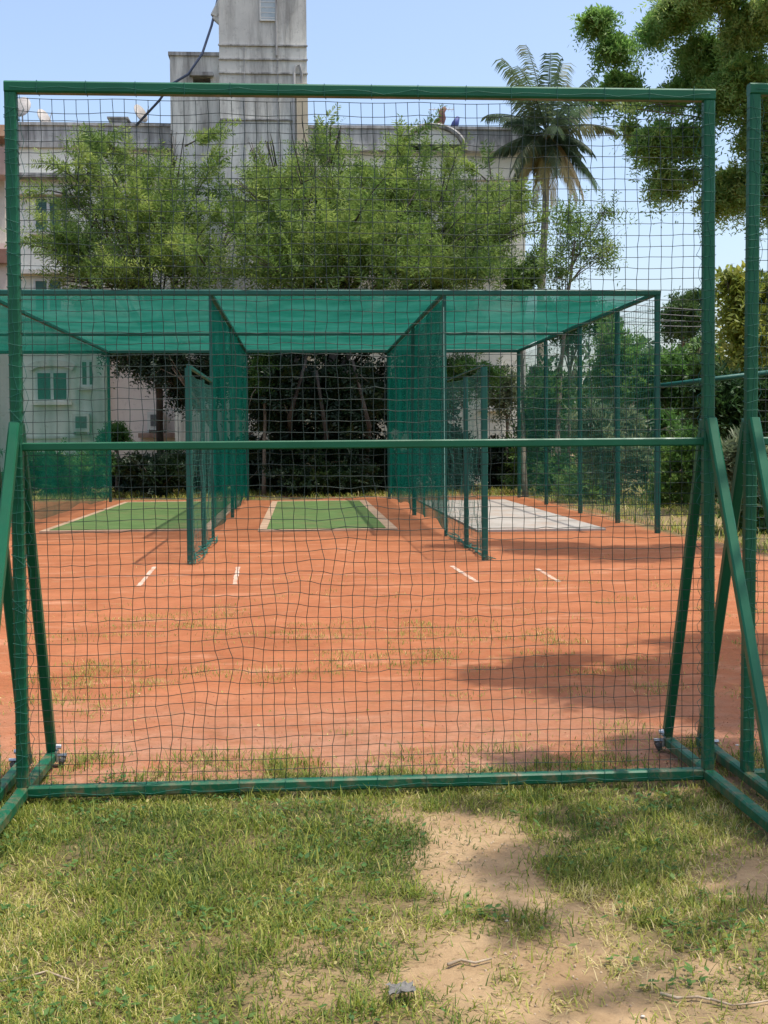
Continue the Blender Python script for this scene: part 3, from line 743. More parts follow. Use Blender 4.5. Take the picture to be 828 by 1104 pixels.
# the two feathery trees between cage and building
bl = [B(150, 240, 36, 88, 62), B(110, 215, 36, 48, 42), B(175, 190, 36.5, 42, 48), B(85, 265, 35.5, 45, 32), B(195, 275, 35.5, 60, 32), B(200, 235, 36.5, 34, 50), B(110, 318, 36, 60, 20), B(190, 322, 36, 60, 20), B(120, 290, 35, 72, 26), B(140, 170, 36.5, 26, 36), B(80, 210, 36, 30, 26), B(60, 290, 35.5, 26, 16), B(195, 160, 36.5, 16, 30), B(225, 290, 35, 50, 28), B(90, 165, 36.5, 12, 20), B(238, 270, 35.5, 22, 26)]
tree('feathery_tree', 'feathery light-green tree in front of the left half of the building', 'tree', bl, 2450, (.20, .042), L_FEATHER, 11, L=1.45, K=14, droop=.06, up=.85,
     trunk=([G(175, 531), P(172, 430, 35.5), P(165, 330, 36), P(160, 270, 36)], .12, .07), var0=.55, group='feathery trees behind the cage', barkm=DARKBARK, gap=-.02, leaders=60)
bl = [B(330, 230, 36, 80, 70), B(300, 190, 37, 50, 52), B(400, 200, 36, 80, 55), B(370, 250, 34.5, 100, 45), B(470, 240, 36, 72, 55), B(520, 265, 36.5, 50, 42), B(285, 275, 35, 62, 32), B(440, 285, 34.5, 95, 30), B(350, 160, 37, 45, 24), B(540, 240, 37, 34, 30), B(450, 205, 37, 50, 34), B(280, 155, 37, 14, 20), B(530, 200, 37, 14, 20), B(500, 290, 35, 60, 28), B(330, 322, 36, 80, 18), B(470, 322, 36, 80, 18), B(330, 290, 34.8, 90, 26), B(420, 190, 36, 40, 24), B(290, 225, 36, 45, 50)]
tree('feathery_tree', 'broad feathery green tree filling the middle in front of the building', 'tree', bl, 5000, (.20, .045), L_FEATHER, 12, L=1.35, K=13, droop=.08, up=.7,
     trunk=([G(360, 531.5), P(352, 440, 35.5), P(365, 350, 36), P(370, 280, 36)], .17, .10), var0=.5, group='feathery trees behind the cage', barkm=DARKBARK, gap=-.12, leaders=55)
# lower dark boughs hanging behind the cage roof
bl = [B(170, 385, 35, 45, 32), B(135, 375, 35, 30, 20), B(200, 410, 36, 30, 35), B(230, 400, 36, 30, 40)]
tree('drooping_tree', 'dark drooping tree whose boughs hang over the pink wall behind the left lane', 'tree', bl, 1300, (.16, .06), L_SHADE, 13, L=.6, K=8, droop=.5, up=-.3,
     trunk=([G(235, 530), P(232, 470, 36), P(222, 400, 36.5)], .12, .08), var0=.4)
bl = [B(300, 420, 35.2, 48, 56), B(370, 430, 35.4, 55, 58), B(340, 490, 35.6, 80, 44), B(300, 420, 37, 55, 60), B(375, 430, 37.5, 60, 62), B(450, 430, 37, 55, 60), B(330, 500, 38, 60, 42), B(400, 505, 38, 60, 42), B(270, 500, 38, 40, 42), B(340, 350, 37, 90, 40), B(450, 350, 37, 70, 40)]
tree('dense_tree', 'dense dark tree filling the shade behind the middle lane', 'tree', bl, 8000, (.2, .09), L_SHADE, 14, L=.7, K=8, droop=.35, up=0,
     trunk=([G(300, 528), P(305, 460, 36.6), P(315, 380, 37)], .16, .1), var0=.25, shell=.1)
bush(283, 400, 34.6, 15, 30, 131, L_MID, (.15, .05), 200, 'small paler bough of leaves at the left side of the dark middle lane', L=.5, name='sapling', cat='sapling', droop=.6, up=-.1)
# bare dark stems in the shade
for k, (a, b_, c_) in enumerate((((318, 528), (312, 450), (330, 388)), ((392, 528), (398, 460), (380, 388)), ((345, 530), (352, 470), (341, 400)), ((590-8, 532), (578, 470), (572, 395)))):
    pts = [G(*a), P(*b_, 34.4), P(*c_, 34.6)]
    o = MB().tube([Vector(pts[0]).lerp(pts[1], q/3) for q in range(3)]+[Vector(pts[1]).lerp(pts[2], q/3) for q in range(4)], [.09, .08, .075, .07, .06, .05, .04], 7).build('tree_stem', DARKBARK, None, True)
    tag(o, ['thin dark stem left of centre behind the middle lane', 'thin dark stem right of centre behind the middle lane', 'thin dark stem in the very centre behind the middle lane', 'leaning dark stem behind the far end of the right lane'][k], 'tree stem', 'bare stems in the shade behind the cage')
# hedge low and dark along the building
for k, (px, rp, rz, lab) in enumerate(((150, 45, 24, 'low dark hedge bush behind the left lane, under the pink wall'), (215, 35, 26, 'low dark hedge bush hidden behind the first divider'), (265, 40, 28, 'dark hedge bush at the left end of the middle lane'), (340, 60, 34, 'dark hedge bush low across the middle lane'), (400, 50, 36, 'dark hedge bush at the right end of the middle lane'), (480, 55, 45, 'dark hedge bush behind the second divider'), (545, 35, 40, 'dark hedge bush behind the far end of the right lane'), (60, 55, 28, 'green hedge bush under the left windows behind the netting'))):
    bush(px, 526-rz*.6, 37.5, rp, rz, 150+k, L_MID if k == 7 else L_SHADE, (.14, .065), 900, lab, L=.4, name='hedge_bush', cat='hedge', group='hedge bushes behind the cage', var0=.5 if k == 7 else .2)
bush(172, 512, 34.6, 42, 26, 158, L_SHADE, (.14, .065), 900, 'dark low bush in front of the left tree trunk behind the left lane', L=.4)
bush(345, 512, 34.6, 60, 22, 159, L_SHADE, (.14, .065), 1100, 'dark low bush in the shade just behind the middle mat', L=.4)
bush(125, 470, 37, 18, 16, 160, L_MID, (.13, .05), 220, 'small bright bush against the pink wall below the wall air conditioner', L=.4)
bush(95, 505, 34.5, 30, 28, 161, L_MID, (.13, .05), 420, 'leafy bush just left of the far left cage post', L=.4)
# leaves hanging at the right of the dark lane, lit
bush(500, 405, 36, 34, 34, 162, L_MID, (.18, .05), 380, 'sunlit leafy bough behind the second divider top', L=.7, name='sapling', cat='sapling', droop=.5, up=0)
bush(545, 420, 37, 30, 36, 163, L_PALE, (.16, .05), 260, 'brownish dry sapling behind the far end of the right lane', L=.7, name='sapling', cat='sapling', droop=.5, up=0)
# right-hand growth
bush(590, 440, 34, 34, 70, 170, L_MID, (.15, .06), 900, 'dark green shrub behind the right wall of the cage, farthest one', L=.5, var0=.35, extra=((570, 500, 34, 30, 40), (600, 510, 33, 30, 30)))
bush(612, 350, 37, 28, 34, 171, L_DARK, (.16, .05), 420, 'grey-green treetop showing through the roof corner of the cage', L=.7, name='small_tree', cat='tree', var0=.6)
bush(668, 400, 33, 42, 60, 172, L_MID, (.16, .06), 1200, 'mid-green rounded tree just inside the right front cage post', L=.55, name='small_tree', cat='tree', extra=((650, 350, 34, 26, 24), (690, 440, 32, 26, 40)))
bush(655, 480, 29, 40, 60, 173, L_PALE, (.30, .05), 520, 'pale grey-green plant with long narrow leaves behind the right wall', L=.6, K=7, name='leafy_plant', cat='plant', droop=.8, up=.7, extra=((690, 500, 28, 26, 40),), var0=.45)
bush(628, 520, 31, 36, 28, 174, L_MID, (.16, .05), 500, 'low bright weedy shrub at the foot of the pale plant', L=.45, droop=.2, up=.9, var0=.6)
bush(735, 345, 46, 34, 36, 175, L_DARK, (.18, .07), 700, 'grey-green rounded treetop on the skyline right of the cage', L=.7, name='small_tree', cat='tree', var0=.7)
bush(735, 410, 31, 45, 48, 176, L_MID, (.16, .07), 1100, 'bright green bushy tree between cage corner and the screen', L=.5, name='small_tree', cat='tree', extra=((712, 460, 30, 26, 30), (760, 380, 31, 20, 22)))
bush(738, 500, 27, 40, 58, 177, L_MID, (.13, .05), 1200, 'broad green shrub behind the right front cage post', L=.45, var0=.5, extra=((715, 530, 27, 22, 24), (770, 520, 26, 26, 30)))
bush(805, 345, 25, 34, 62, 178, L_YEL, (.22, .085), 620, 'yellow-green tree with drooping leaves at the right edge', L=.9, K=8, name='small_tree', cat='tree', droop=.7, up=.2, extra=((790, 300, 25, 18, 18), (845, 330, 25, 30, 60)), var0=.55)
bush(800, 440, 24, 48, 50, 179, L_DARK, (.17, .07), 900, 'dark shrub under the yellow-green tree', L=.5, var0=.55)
bush(806, 495, 19, 22, 34, 180, L_PALE, (.28, .045), 200, 'arching plant with feathery pale fronds between the two right posts', L=.7, K=10, name='leafy_plant', cat='plant', droop=.8, up=.8, var0=.45)
bush(815, 545, 19.5, 40, 48, 181, L_MID, (.12, .05), 1000, 'green shrub low at the right edge behind the screen', L=.4, var0=.3)
bush(900, 450, 24, 60, 120, 182, L_MID, (.17, .07), 1400, 'large green shrub beyond the right edge', L=.6, extra=((960, 430, 26, 60, 120),))
bush(-60, 480, 36, 70, 60, 183, L_MID, (.16, .07), 700, 'green shrub beyond the left edge behind the netting', L=.6)
# slender tree right of the palm
bl = [B(625, 255, 34, 30, 45), B(600, 285, 34, 22, 28), B(650, 270, 34, 22, 30), B(610, 235, 34.5, 14, 30), B(655, 225, 34, 16, 14)]
tree('slender_tree', 'thin wispy tree with open narrow leaves right of the palm trunk', 'tree', bl, 270, (.17, .04), L_FEATHER, 15, L=1.1, K=9, droop=.14, up=.5,
     trunk=([G(600, 535), P(604, 400, 34), P(612, 320, 34), P(620, 260, 34)], .08, .03), var0=.35)
bl = [B(560, 300, 35, 26, 20), B(575, 285, 35, 14, 25)]
tree('slender_tree', 'small leafy tree against the right corner of the building', 'tree', bl, 220, (.17, .05), L_FEATHER, 16, L=.7, K=9, droop=.2, up=.5,
     trunk=([G(566, 536), P(563, 400, 35), P(562, 310, 35)], .07, .03), var0=.35)

# the big tree on the right: crown over the frame, shade on clay and grass
bl = []
for px, py, Y, r1, r2 in ((645, 22, 17, 22, 18), (662, 50, 17, 24, 22), (690, 62, 17, 26, 20), (705, 30, 17.5, 26, 22), (735, 8, 17, 34, 24), (668, 88, 17.5, 22, 12), (690, 112, 17, 34, 20), (725, 100, 17, 30, 22), (705, 150, 16.5, 26, 22), (740, 150, 16.5, 26, 22),
                              (760, 60, 17, 34, 30), (770, 105, 16.5, 30, 26), (805, 30, 16, 36, 36), (800, 85, 16, 34, 30), (718, 195, 16.5, 18, 18), (745, 190, 16.5, 18, 16), (778, 160, 16.5, 26, 24), (790, 200, 16.5, 26, 24), (770, 215, 16.5, 14, 18),
                              (825, 140, 16, 34, 44), (835, 200, 16, 34, 40), (780, -30, 16, 60, 34), (860, -30, 15, 70, 60), (680, 140, 17, 14, 12), (880, 120, 16, 60, 90), (930, 40, 16, 80, 90), (655, 100, 17.5, 12, 10)):
    c, rr = B(px, py, Y, r1, r2); bl.append((c, (rr[0], rr[0]*1.1, rr[2])))
tree('neem_tree', 'large spreading tree with fresh green feathery leaves leaning in from the upper right', 'tree', bl, 21500, (.105, .030), L_NEEM, 17, L=.42, K=10, droop=.9, up=.05,
     trunk=([(11.4, 15.5, 0), (11.2, 15.5, 2.6), (10.4, 15.6, 5.2), (9.0, 16.0, 7.4)], .3, .14), var0=.6, shell=.2, nl=1, lr=.035, gap=-.2, every=7)
bl = [((x, y, z), (r, r, r*.5)) for x, y, z, r in ((3.15, 6.7, 5.4, .5), (3.0, 7.4, 5.6, .45), (3.6, 6.9, 5.6, .6), (3.5, 7.7, 5.8, .55), (4.1, 6.3, 5.6, .6), (4.3, 7.4, 5.8, .8), (5.2, 6.9, 5.9, .9), (5.0, 8.3, 6.2, .8), (4.6, 5.6, 5.5, .7),
      (2.75, 4.95, 5.2, .42), (3.25, 4.9, 5.3, .45), (2.95, 4.35, 5.2, .42), (3.5, 4.4, 5.3, .5), (2.55, 4.4, 5.1, .22), (2.75, 3.85, 5.1, .28), (3.2, 3.7, 5.2, .4), (4.0, 4.6, 5.4, .6), (2.5, 3.4, 5.0, .16), (3.0, 3.2, 5.0, .25), (4.0, 3.6, 5.2, .5), (2.6, 5.3, 5.2, .22), (2.3, 3.9, 5, .28), (2.45, 3.3, 5, .3), (2.15, 3.4, 5, .14), (2.9, 3.6, 5.1, .35), (2.6, 4.7, 5.2, .32), (2.2, 4.65, 5.1, .16), (2.35, 2.9, 5, .3), (3.4, 5.4, 5.3, .5))]
tree('neem_tree', 'big leafy tree beyond the right edge whose shade falls on the clay and the grass', 'tree', bl, 14000, (.08, .028), L_NEEM, 18, L=.36, K=10, droop=.9, up=.05,
     trunk=([(6.6, 5.8, 0), (6.5, 5.8, 2.2), (6.1, 5.9, 4.0), (5.2, 6.2, 5.4)], .26, .12), var0=.55, shell=.2, nl=1, lr=.03, gap=.0)

# ------------------------------------------------------------------ palms
def palm(name, label, path, nf, Lf, seed, dry=3):
    r = random.Random(seed); pts = [Vector(p) for p in path]; top = pts[-1]
    t = empty(name, (pts[0].x, pts[0].y, 0))
    fine = []
    for i in range(len(pts)-1):
        for q in range(6): fine.append(pts[i].lerp(pts[i+1], q/6))
    fine.append(top)
    MB().tube(fine, [.135-.045*i/len(fine)+(.012 if i % 2 else 0) for i in range(len(fine))], 10).build('trunk', PALMBARK, t, True)
    nuts = MB()
    for k in range(9):
        a = k*.7; c = top+Vector((math.cos(a)*.25, math.sin(a)*.25, -.22+.07*math.sin(k*2)))
        nuts.tube([c+Vector((0, 0, .13)), c+Vector((0, 0, .07)), c, c-Vector((0, 0, .08)), c-Vector((0, 0, .13))], [.02, .09, .11, .09, .02], 8)
    nuts.build('coconuts', simple('coconut', (.14, .12, .04), (.2, .16, .05), 5, .6), t, True)
    for k in range(nf+dry):
        isdry = k >= nf
        a = k*2.399+r.uniform(-.2, .2); el = (1.45-2.2*(k/nf)**1.1) if not isdry else -.75
        L = Lf*(r.uniform(.8, 1.15) if not isdry else .9)
        if k < 9: L *= 1.05
        elif not isdry: L *= .82
        d = Vector((math.cos(a)*math.cos(el), math.sin(a)*math.cos(el), math.sin(el)))
        n = 14; p = top.copy(); rach = [p.copy()]; cur = d.copy()
        for i in range(n):
            cur = (cur+Vector((0, 0, -.035-.045*(i/n)-(.03 if isdry else 0)))).normalized(); p = p+cur*L/n; rach.append(p.copy())
        V = []; Fq = []
        mb = MB().tube(rach, [.028*(1-.8*i/n) for i in range(n+1)], 5)
        for i in range(n*4):
            f = i/(n*4); 
            if f < .12: continue
            j = min(int(f*n), n-1); q = rach[j].lerp(rach[j+1], f*n-j); tn = (rach[j+1]-rach[j]).normalized()
            s = tn.cross(Vector((0, 0, 1)));
            if s.length < .1: s = Vector((1, 0, 0))
            s.normalize(); ll = L*.3*math.sin(min(1, .25+f)*math.pi*.9)**.7+.12
            for sg in (-1, 1):
                dd = (s*sg*.8+tn*.65+Vector((0, 0, -.45-r.uniform(0, .4)-(.6 if isdry else 0)))).normalized()
                m_ = q+dd*ll*.5; e = q+(dd+Vector((0, 0, -.35))).normalized()*ll; wv = tn*.024
                b = len(mb.v); mb.add([q-wv*.6, q+wv*.6, m_+wv, e, m_-wv], [(0, 1, 2, 3, 4)])
        o = mb.build('frond', L_PALMDRY if isdry else L_PALM, t)
        nf_ = len(o.data.polygons); aa = o.data.attributes.new('var', 'FLOAT', 'FACE')
        b0 = r.uniform(.15, .75); aa.data.foreach_set('value', [min(1, max(0, b0+r.uniform(-.2, .2))) for _ in range(nf_)])
    tag(t, label, 'palm tree')
palm('coconut_palm', 'tall coconut palm standing against the sky right of the building', [G(583, 527), P(583, 320, 39.5), P(588, 230, 39.5), P(590, 143, 39.5)], 24, 2.75, 4, 8)
palm('coconut_palm', 'coconut palm almost wholly outside the left edge, one frond tip showing', [(-19.5, 46, 0), (-19.3, 46, 8), (-19.0, 46, 14.0)], 14, 3.3, 9, 2)

# ------------------------------------------------------------------ buildings
def wallmat(name, c1, c2, dark, seed=0., low=.5, hi=.72):
    m, nt, out = mat(name)
    v = objvec(nt); vs = objvec(nt, (2.2, 2.2, .22))
    col = mixc(nt, noise_fac(nt, .5, 6, .6, v), c1, c2)
    col = mixc(nt, noise_fac(nt, 1.1, 8, .72, vs, low, hi), col, dark)
    col = mixc(nt, noise_fac(nt, 5, 8, .75, v, .55, .8), col, tuple(q*.8 for q in dark))
    bsdf(nt, out, col, .92, noise_fac(nt, 18, 6, .7, v, 0, 1), .3, .02, .2)
    return m
W_CREAM = wallmat('cream_plaster', (.80, .78, .68), (.72, .70, .61), (.48, .46, .40), low=.58, hi=.85)
W_PINK = wallmat('pinkish_plaster', (.74, .63, .56), (.66, .56, .49), (.45, .37, .31), low=.58, hi=.85)
W_GREY = wallmat('weathered_plaster', (.70, .69, .62), (.52, .51, .47), (.26, .25, .225), low=.46, hi=.68)
W_DARK = wallmat('mossy_parapet', (.42, .42, .40), (.58, .57, .54), (.16, .155, .15), low=.38, hi=.62)
W_TRIM = wallmat('pale_trim', (.66, .63, .56), (.6, .56, .5), (.3, .28, .25), low=.6, hi=.85)
GLASS = simple('window_glass', (.02, .05, .045), (.03, .07, .06), 2, .12)
SHUT = simple('green_shutter', (.04, .12, .10), (.05, .15, .12), 4, .5)
FRAME = simple('window_white', (.66, .66, .62), (.55, .55, .52), 8, .6)
ACM = simple('ac_casing', (.62, .6, .55), (.5, .48, .43), 5, .5)
ACG = simple('ac_grille', (.12, .12, .12), (.2, .19, .18), 30, .6)
YB = 42.0
def pr(x0, y0, x1, y1, Y, d, mb, dz=0):
    """prism whose front face spans photo pixels at depth Y and goes back d metres"""
    a = P(x0, y1, Y); b = P(x1, y0, Y)
    return mb.box((a.x, Y, max(a.z, 0) if dz == 0 else a.z), (b.x, Y+d, b.z))
bld = empty('apartment_building', (P(290, 500, YB).x, YB, 0))
tag(bld, 'weathered cream apartment building with tall stair tower behind the trees', 'building')
xL = P(19, 400, YB).x; xM = P(114, 400, YB).x; xR = P(568, 300, YB).x; zT = P(100, 160, YB).z; zTop = P(100, 133, YB).z
mb = MB().box((xM+.003, YB+.25, 0), (xR, YB+10, zT)); mb.build('wall', W_CREAM, bld)
MB().box((xL, YB, 0), (xM, YB+10, zT)).build('wall', W_CREAM, bld)
MB().box((xM+.003, YB+.2, 0), (P(240, 300, YB).x, YB+.248, P(150, 378, YB).z)).build('lower_wall', W_PINK, bld)
# parapet with mouldings
p = MB().box((xL-.12, YB-.12, zT), (xR+.12, YB+10.1, zT+.22)).box((xL-.04, YB-.05, zT+.22), (xR+.05, YB+.25, zTop-.1)).box((xL-.1, YB-.11, zTop-.1), (xR+.1, YB+.28, zTop))
p.box((xR-.2, YB+.28, zT+.22), (xR+.05, YB+10, zTop-.1)).box((xL-.04, YB+.28, zT+.22), (xL+.2, YB+10, zTop-.1))
p.build('parapet', W_DARK, bld)
# arched pediment
c = P(466, 163, YB); R_ = 35*YB/F; Rz = 26*YB/F; n = 16; yb = YB-.16
for rr, m_, yy, nm in ((1.0, W_DARK, yb-.02, 'arch_moulding'), (.9, W_CREAM, yb+.04, 'pediment')):
    vs = []
    for k in range(n+1):
        t = math.pi*k/n; vs.append((c.x+math.cos(t)*R_*rr, yy, c.z+math.sin(t)*Rz*rr))
    if nm == 'pediment':
        f = vs+[(v[0], YB+.3, v[2]) for v in vs]; N = n+1
        MB().add(f, [tuple(range(N))]+[(i, N+i, N+i+1, i+1) for i in range(n)]+[tuple(range(2*N-1, N-1, -1)), (0, n, 2*N-1, N)]).build(nm, m_, bld)
    else:
        MB().tube(vs, .09, 6).build(nm, m_, bld)
# floor ledges
def ledge(y, x0=16, x1=569, d=.45, t=.14, m=W_TRIM, z=None):
    z = P(100, y, YB).z if z is None else z
    MB().box((P(x0, y, YB).x, YB-d, z-t), (P(x1, y, YB).x, YB+.02, z)).build('ledge', m, bld)
ledge(190, 16, 114, .5, .13, W_DARK); ledge(208, 20, 95, .35, .12); ledge(292, 20, 113, .35, .14); ledge(368, 20, 113, .3, .12, W_TRIM)
ledge(190, 114, 568, .25, .1); ledge(290, 240, 568, .25, .12)
ledge(470, 20, 113, .08, .08, W_GREY)
def window(x0, y0, x1, y1, Y, sashes=2, shut=True, lintel=False, sill=True, wf=.07):
    a = P(x0, y1, Y); b = P(x1, y0, Y); f = .07
    fr = MB().box((a.x, Y-wf, a.z), (a.x+f, Y+.01, b.z)).box((b.x-f, Y-wf, a.z), (b.x, Y+.01, b.z)).box((a.x+f, Y-wf, b.z-f), (b.x-f, Y+.01, b.z)).box((a.x+f, Y-wf, a.z), (b.x-f, Y+.01, a.z+f))
    w = (b.x-a.x)
    for k in range(1, sashes):
        xx = a.x+w*k/sashes; fr.box((xx-.05, Y-wf-.003, a.z+f), (xx+.05, Y+.01, b.z-f))
    o = fr.build('window', FRAME, bld)
    pn = MB()
    for k in range(sashes):
        x_0 = a.x+w*k/sashes+(f if k == 0 else .05); x_1 = a.x+w*(k+1)/sashes-(f if k == sashes-1 else .05)
        pn.box((x_0, Y-wf+.035, a.z+f), (x_1, Y-wf+.045, b.z-f))
        if shut:
            nz = 14
            for q in range(nz):
                zz = a.z+f+(b.z-a.z-2*f)*(q+.5)/nz; pn.box((x_0+.03, Y-wf+.012, zz-.02), (x_1-.03, Y-wf+.034, zz+.02))
    pn.build('shutter' if shut else 'pane', SHUT if shut else GLASS, o)
    if sill: MB().box((a.x-.1, Y-.22, a.z-.12), (b.x+.1, Y-.002, a.z-.003)).build('sill', W_TRIM, o)
    if lintel:
        c = Vector(((a.x+b.x)/2, Y-.1, b.z+.05)); hw = w/2+.25; pts = []
        n = 12
        for k in range(n+1):
            s = -1+2*k/n; pts.append((c.x+s*hw, Y-.16, c.z+.10+.22*math.sqrt(max(0, 1-s*s*.95))))
        lo = [(q[0]*.0+c.x+(q[0]-c.x)*.86, q[1], q[2]-.2) for q in pts]
        vs = pts+lo+[(q[0], Y-.002, q[2]) for q in pts]+[(q[0], Y-.002, q[2]) for q in lo]; N = n+1
        fs = [(i, i+1, N+i+1, N+i) for i in range(n)]+[(i, 2*N+i, 2*N+i+1, i+1) for i in range(n)]+[(N+i, N+i+1, 3*N+i+1, 3*N+i) for i in range(n)]
        MB().add(vs, fs).build('lintel', W_TRIM, o)
window(37, 213, 68, 250, YB, 2); window(37, 301, 68, 338, YB, 2); window(39, 400, 74, 433, YB, 2, lintel=True)
window(87, 388, 112, 417, YB, 3, shut=False); window(500, 215, 530, 250, YB+.25, 2); window(420, 215, 460, 250, YB+.25, 2); window(430, 400, 470, 440, YB+.25, 2); window(520, 395, 545, 440, YB+.25, 2)
window(265, 215, 280, 250, 40.6, 1)
# projecting bay left, blocks and tower
MB().box((P(113.5, 400, YB).x-.4, YB-.2, 0), (P(113.5, 400, YB).x+.0, YB-.003, P(100, 378, YB).z)).build('pilaster', W_TRIM, bld)
t0 = P(240, 300, 41.1); t1 = P(333, 300, 41.1)
tw = MB(); tw.box((t0.x, 40.7, 0), (t1.x, 45.5, P(280, -75, 41).z)); tw.build('tower', W_GREY, bld)
MB().box((t0.x-.35, 40.35, P(280, -75, 41).z), (t1.x+.35, 45.8, P(280, -90, 41).z)).build('tower_roof', W_DARK, bld)
# stepped block left of the tower, with its slot opening
s0 = P(183, 60, 41); zt = s0.z; zo1 = P(210, 83, 41).z; zo0 = P(210, 90, 41).z; xo0 = P(208, 85, 41).x; xo1 = P(227, 85, 41).x
k = MB().box((s0.x, 41.0, 0), (t0.x-.003, 45, zo0)).box((s0.x, 41.0, zo0), (xo0, 45, zo1)).box((xo1, 41.0, zo0), (t0.x-.003, 45, zo1)).box((s0.x, 41.0, zo1), (t0.x-.003, 45, zt)).box((xo0, 41.6, zo0), (xo1, 45, zo1))
k.build('stair_block', W_GREY, bld)
MB().box((xo0-.1, 40.8, zo1+.002), (xo1+.1, 40.998, zo1+.12)).box((s0.x-.05, 40.94, zt), (t0.x-.004, 45, zt+.12)).build('coping', W_DARK, bld)
# raised string courses, pipes on the tower
k = MB()
for y in (50, 65, 80, 130, 200, 290): k.box((t0.x-.03, 40.64, P(280, y, 40.7).z), (t1.x+.03, 40.698, P(280, y-1.6, 40.7).z))
for x in (262, 298): k.box((P(x, 0, 40.7).x, 40.655, 3), (P(x+1.2, 0, 40.7).x, 40.697, P(280, 51, 40.7).z))
k.build('string_course', W_DARK, bld)
k = MB().tube([P(317, 400, 40.6), P(317, 78, 40.6), P(319, 71, 40.6), P(323, 70, 40.6), P(325, 78, 40.6), P(325, 400, 40.6)], .05, 6)
k.tube([P(298, 60, 40.62), P(298, 0, 40.62), P(299, -70, 40.62)], .035, 6); k.build('pipe', W_DARK, bld)
MB().box((P(320, 133, 40.7).x, 40.5, 0), (t1.x+.02, 40.697, P(326, 92, 40.7).z)).build('pilaster', simple('ochre_plaster', (.55, .47, .33), (.45, .38, .28), 2, .9), bld)
# glazed slot in the tower
a = P(280, 23, 40.7); b = P(298, -4, 40.7)
w_ = MB().box((a.x, 40.63, a.z), (a.x+.05, 40.698, b.z)).box((b.x-.05, 40.63, a.z), (b.x, 40.698, b.z)).box((a.x+.05, 40.63, a.z), (b.x-.05, 40.698, a.z+.05)).box((a.x+.05, 40.63, b.z-.05), (b.x-.05, 40.698, b.z)).build('window', FRAME, bld)
MB().box((a.x+.05, 40.66, a.z+.05), (b.x-.05, 40.67, b.z-.05)).build('pane', simple('frosted_glass', (.35, .42, .45), (.45, .5, .5), 5, .2), w_)
k = MB()
for q in range(5): k.box((a.x+.05, 40.652, a.z+.1+q*.17), (b.x-.05, 40.659, a.z+.125+q*.17))
k.build('bars', FRAME, w_)
# bracket on the tower's left side
MB().bar(P(240, 0, 41), P(231, 18, 41), .25).bar(P(231, 18, 41), P(240, 26, 41), .2).build('bracket', W_GREY, bld)
# stay cable
o = MB().tube([P(236, -6, 41.2), P(228, 28, 40.9), P(218, 58, 40.6), P(203, 80, 40.75), P(183, 92, 40.85), P(172, 108, 41.1), P(147, 135, 41.9)], .045, 6).build('cable', simple('blue_cable', (.05, .07, .12), (.07, .09, .15), 4, .6), None, True)
tag(o, 'dark blue cable slanting down from the tower to the roof edge', 'cable')
# AC units
def ac(px, py, Y, label, face=W_TRIM):
    c = P(px, py, Y); w, h, d = .55, .62, .38
    t = empty('air_conditioner', (c.x, c.y, c.z-h/2))
    MB().box((c.x-w/2, Y-d, c.z-h/2), (c.x+w/2, Y-.05, c.z+h/2)).build('casing', ACM, t)
    g = MB(); cc = Vector((c.x+.02, Y-d-.012, c.z+.02))
    g.box((cc.x-.19, Y-d-.006, cc.z-.2), (cc.x+.19, Y-d-.001, cc.z+.2))
    for q in range(9): g.box((cc.x-.19, Y-d-.02, cc.z-.19+q*.045), (cc.x+.19, Y-d-.008, cc.z-.182+q*.045))
    g.build('grille', ACG, t)
    MB().box((c.x-w/2, Y-d, c.z-h/2-.09), (c.x-w/2+.05, Y, c.z-h/2-.003)).box((c.x+w/2-.05, Y-d, c.z-h/2-.09), (c.x+w/2, Y, c.z-h/2-.003)).build('bracket', STEEL, t)
    tag(t, label, 'air conditioner', 'wall air conditioners')
ac(89, 456, YB, 'boxy air conditioner on the left wall seen through the green side net')
ac(169, 454, YB+.2, 'boxy air conditioner on the pink wall seen through the open left lane')
# pipes and ledge by it
o = MB().box((P(150, 470, YB).x, YB-.25, P(150, 472, YB).z), (P(196, 470, YB).x, YB+.198, P(150, 467, YB).z)).build('canopy', simple('rusty_sheet', (.2, .11, .08), (.3, .2, .15), 5, .8), bld)
# rooftop things
DISH = simple('dish_grey', (.42, .40, .38), (.32, .3, .28), 8, .6)
def dish(px, py, r, label, ang):
    c = P(px, py, YB+1.2); t = empty('satellite_dish', (c.x, c.y, zTop))
    n = 20; vs = [c+Vector((0, .18, 0))]; ax = Vector((math.sin(ang), -math.cos(ang), .45)).normalized(); u = ax.cross(Vector((0, 0, 1))).normalized(); v_ = u.cross(ax)
    for k in range(n): q = 2*math.pi*k/n; vs.append(c+u*math.cos(q)*r*.8+v_*math.sin(q)*r)
    vs[0] = c-ax*.15*r/.4; b2 = [v-ax*.02 for v in vs]
    fs = [(0, 1+k, 1+(k+1) % n) for k in range(n)]+[(n+1, n+2+(k+1) % n, n+2+k) for k in range(n)]+[(1+k, n+2+k, n+2+(k+1) % n, 1+(k+1) % n) for k in range(n)]
    MB().add(vs+b2, fs).build('reflector', DISH, t, True)
    MB().tube([c-ax*.14, Vector((c.x, c.y+.15, c.z-.2)), Vector((c.x, c.y+.15, zT+.2))], .03, 6).tube([c-v_*r, c+ax*.42], .012, 5).build('mast', STEEL, t)
    tag(t, label, 'satellite dish', 'satellite dishes on the roof')
dish(23, 115, .42, 'round satellite dish close behind the top of the left post', -.2)
dish(48, 127, .36, 'tilted narrow satellite dish right of the left post on the roof edge', .95)
dish(152, 122, .36, 'tilted satellite dish on the roof left of the stair tower', .9)
c = P(475, 118, YB+.6)
an = MB().tube([Vector((c.x, c.y, zT)), c+Vector((0, 0, .05))], .02, 5).tube([P(462, 118, YB+.6), P(489, 118, YB+.6)], .014, 5)
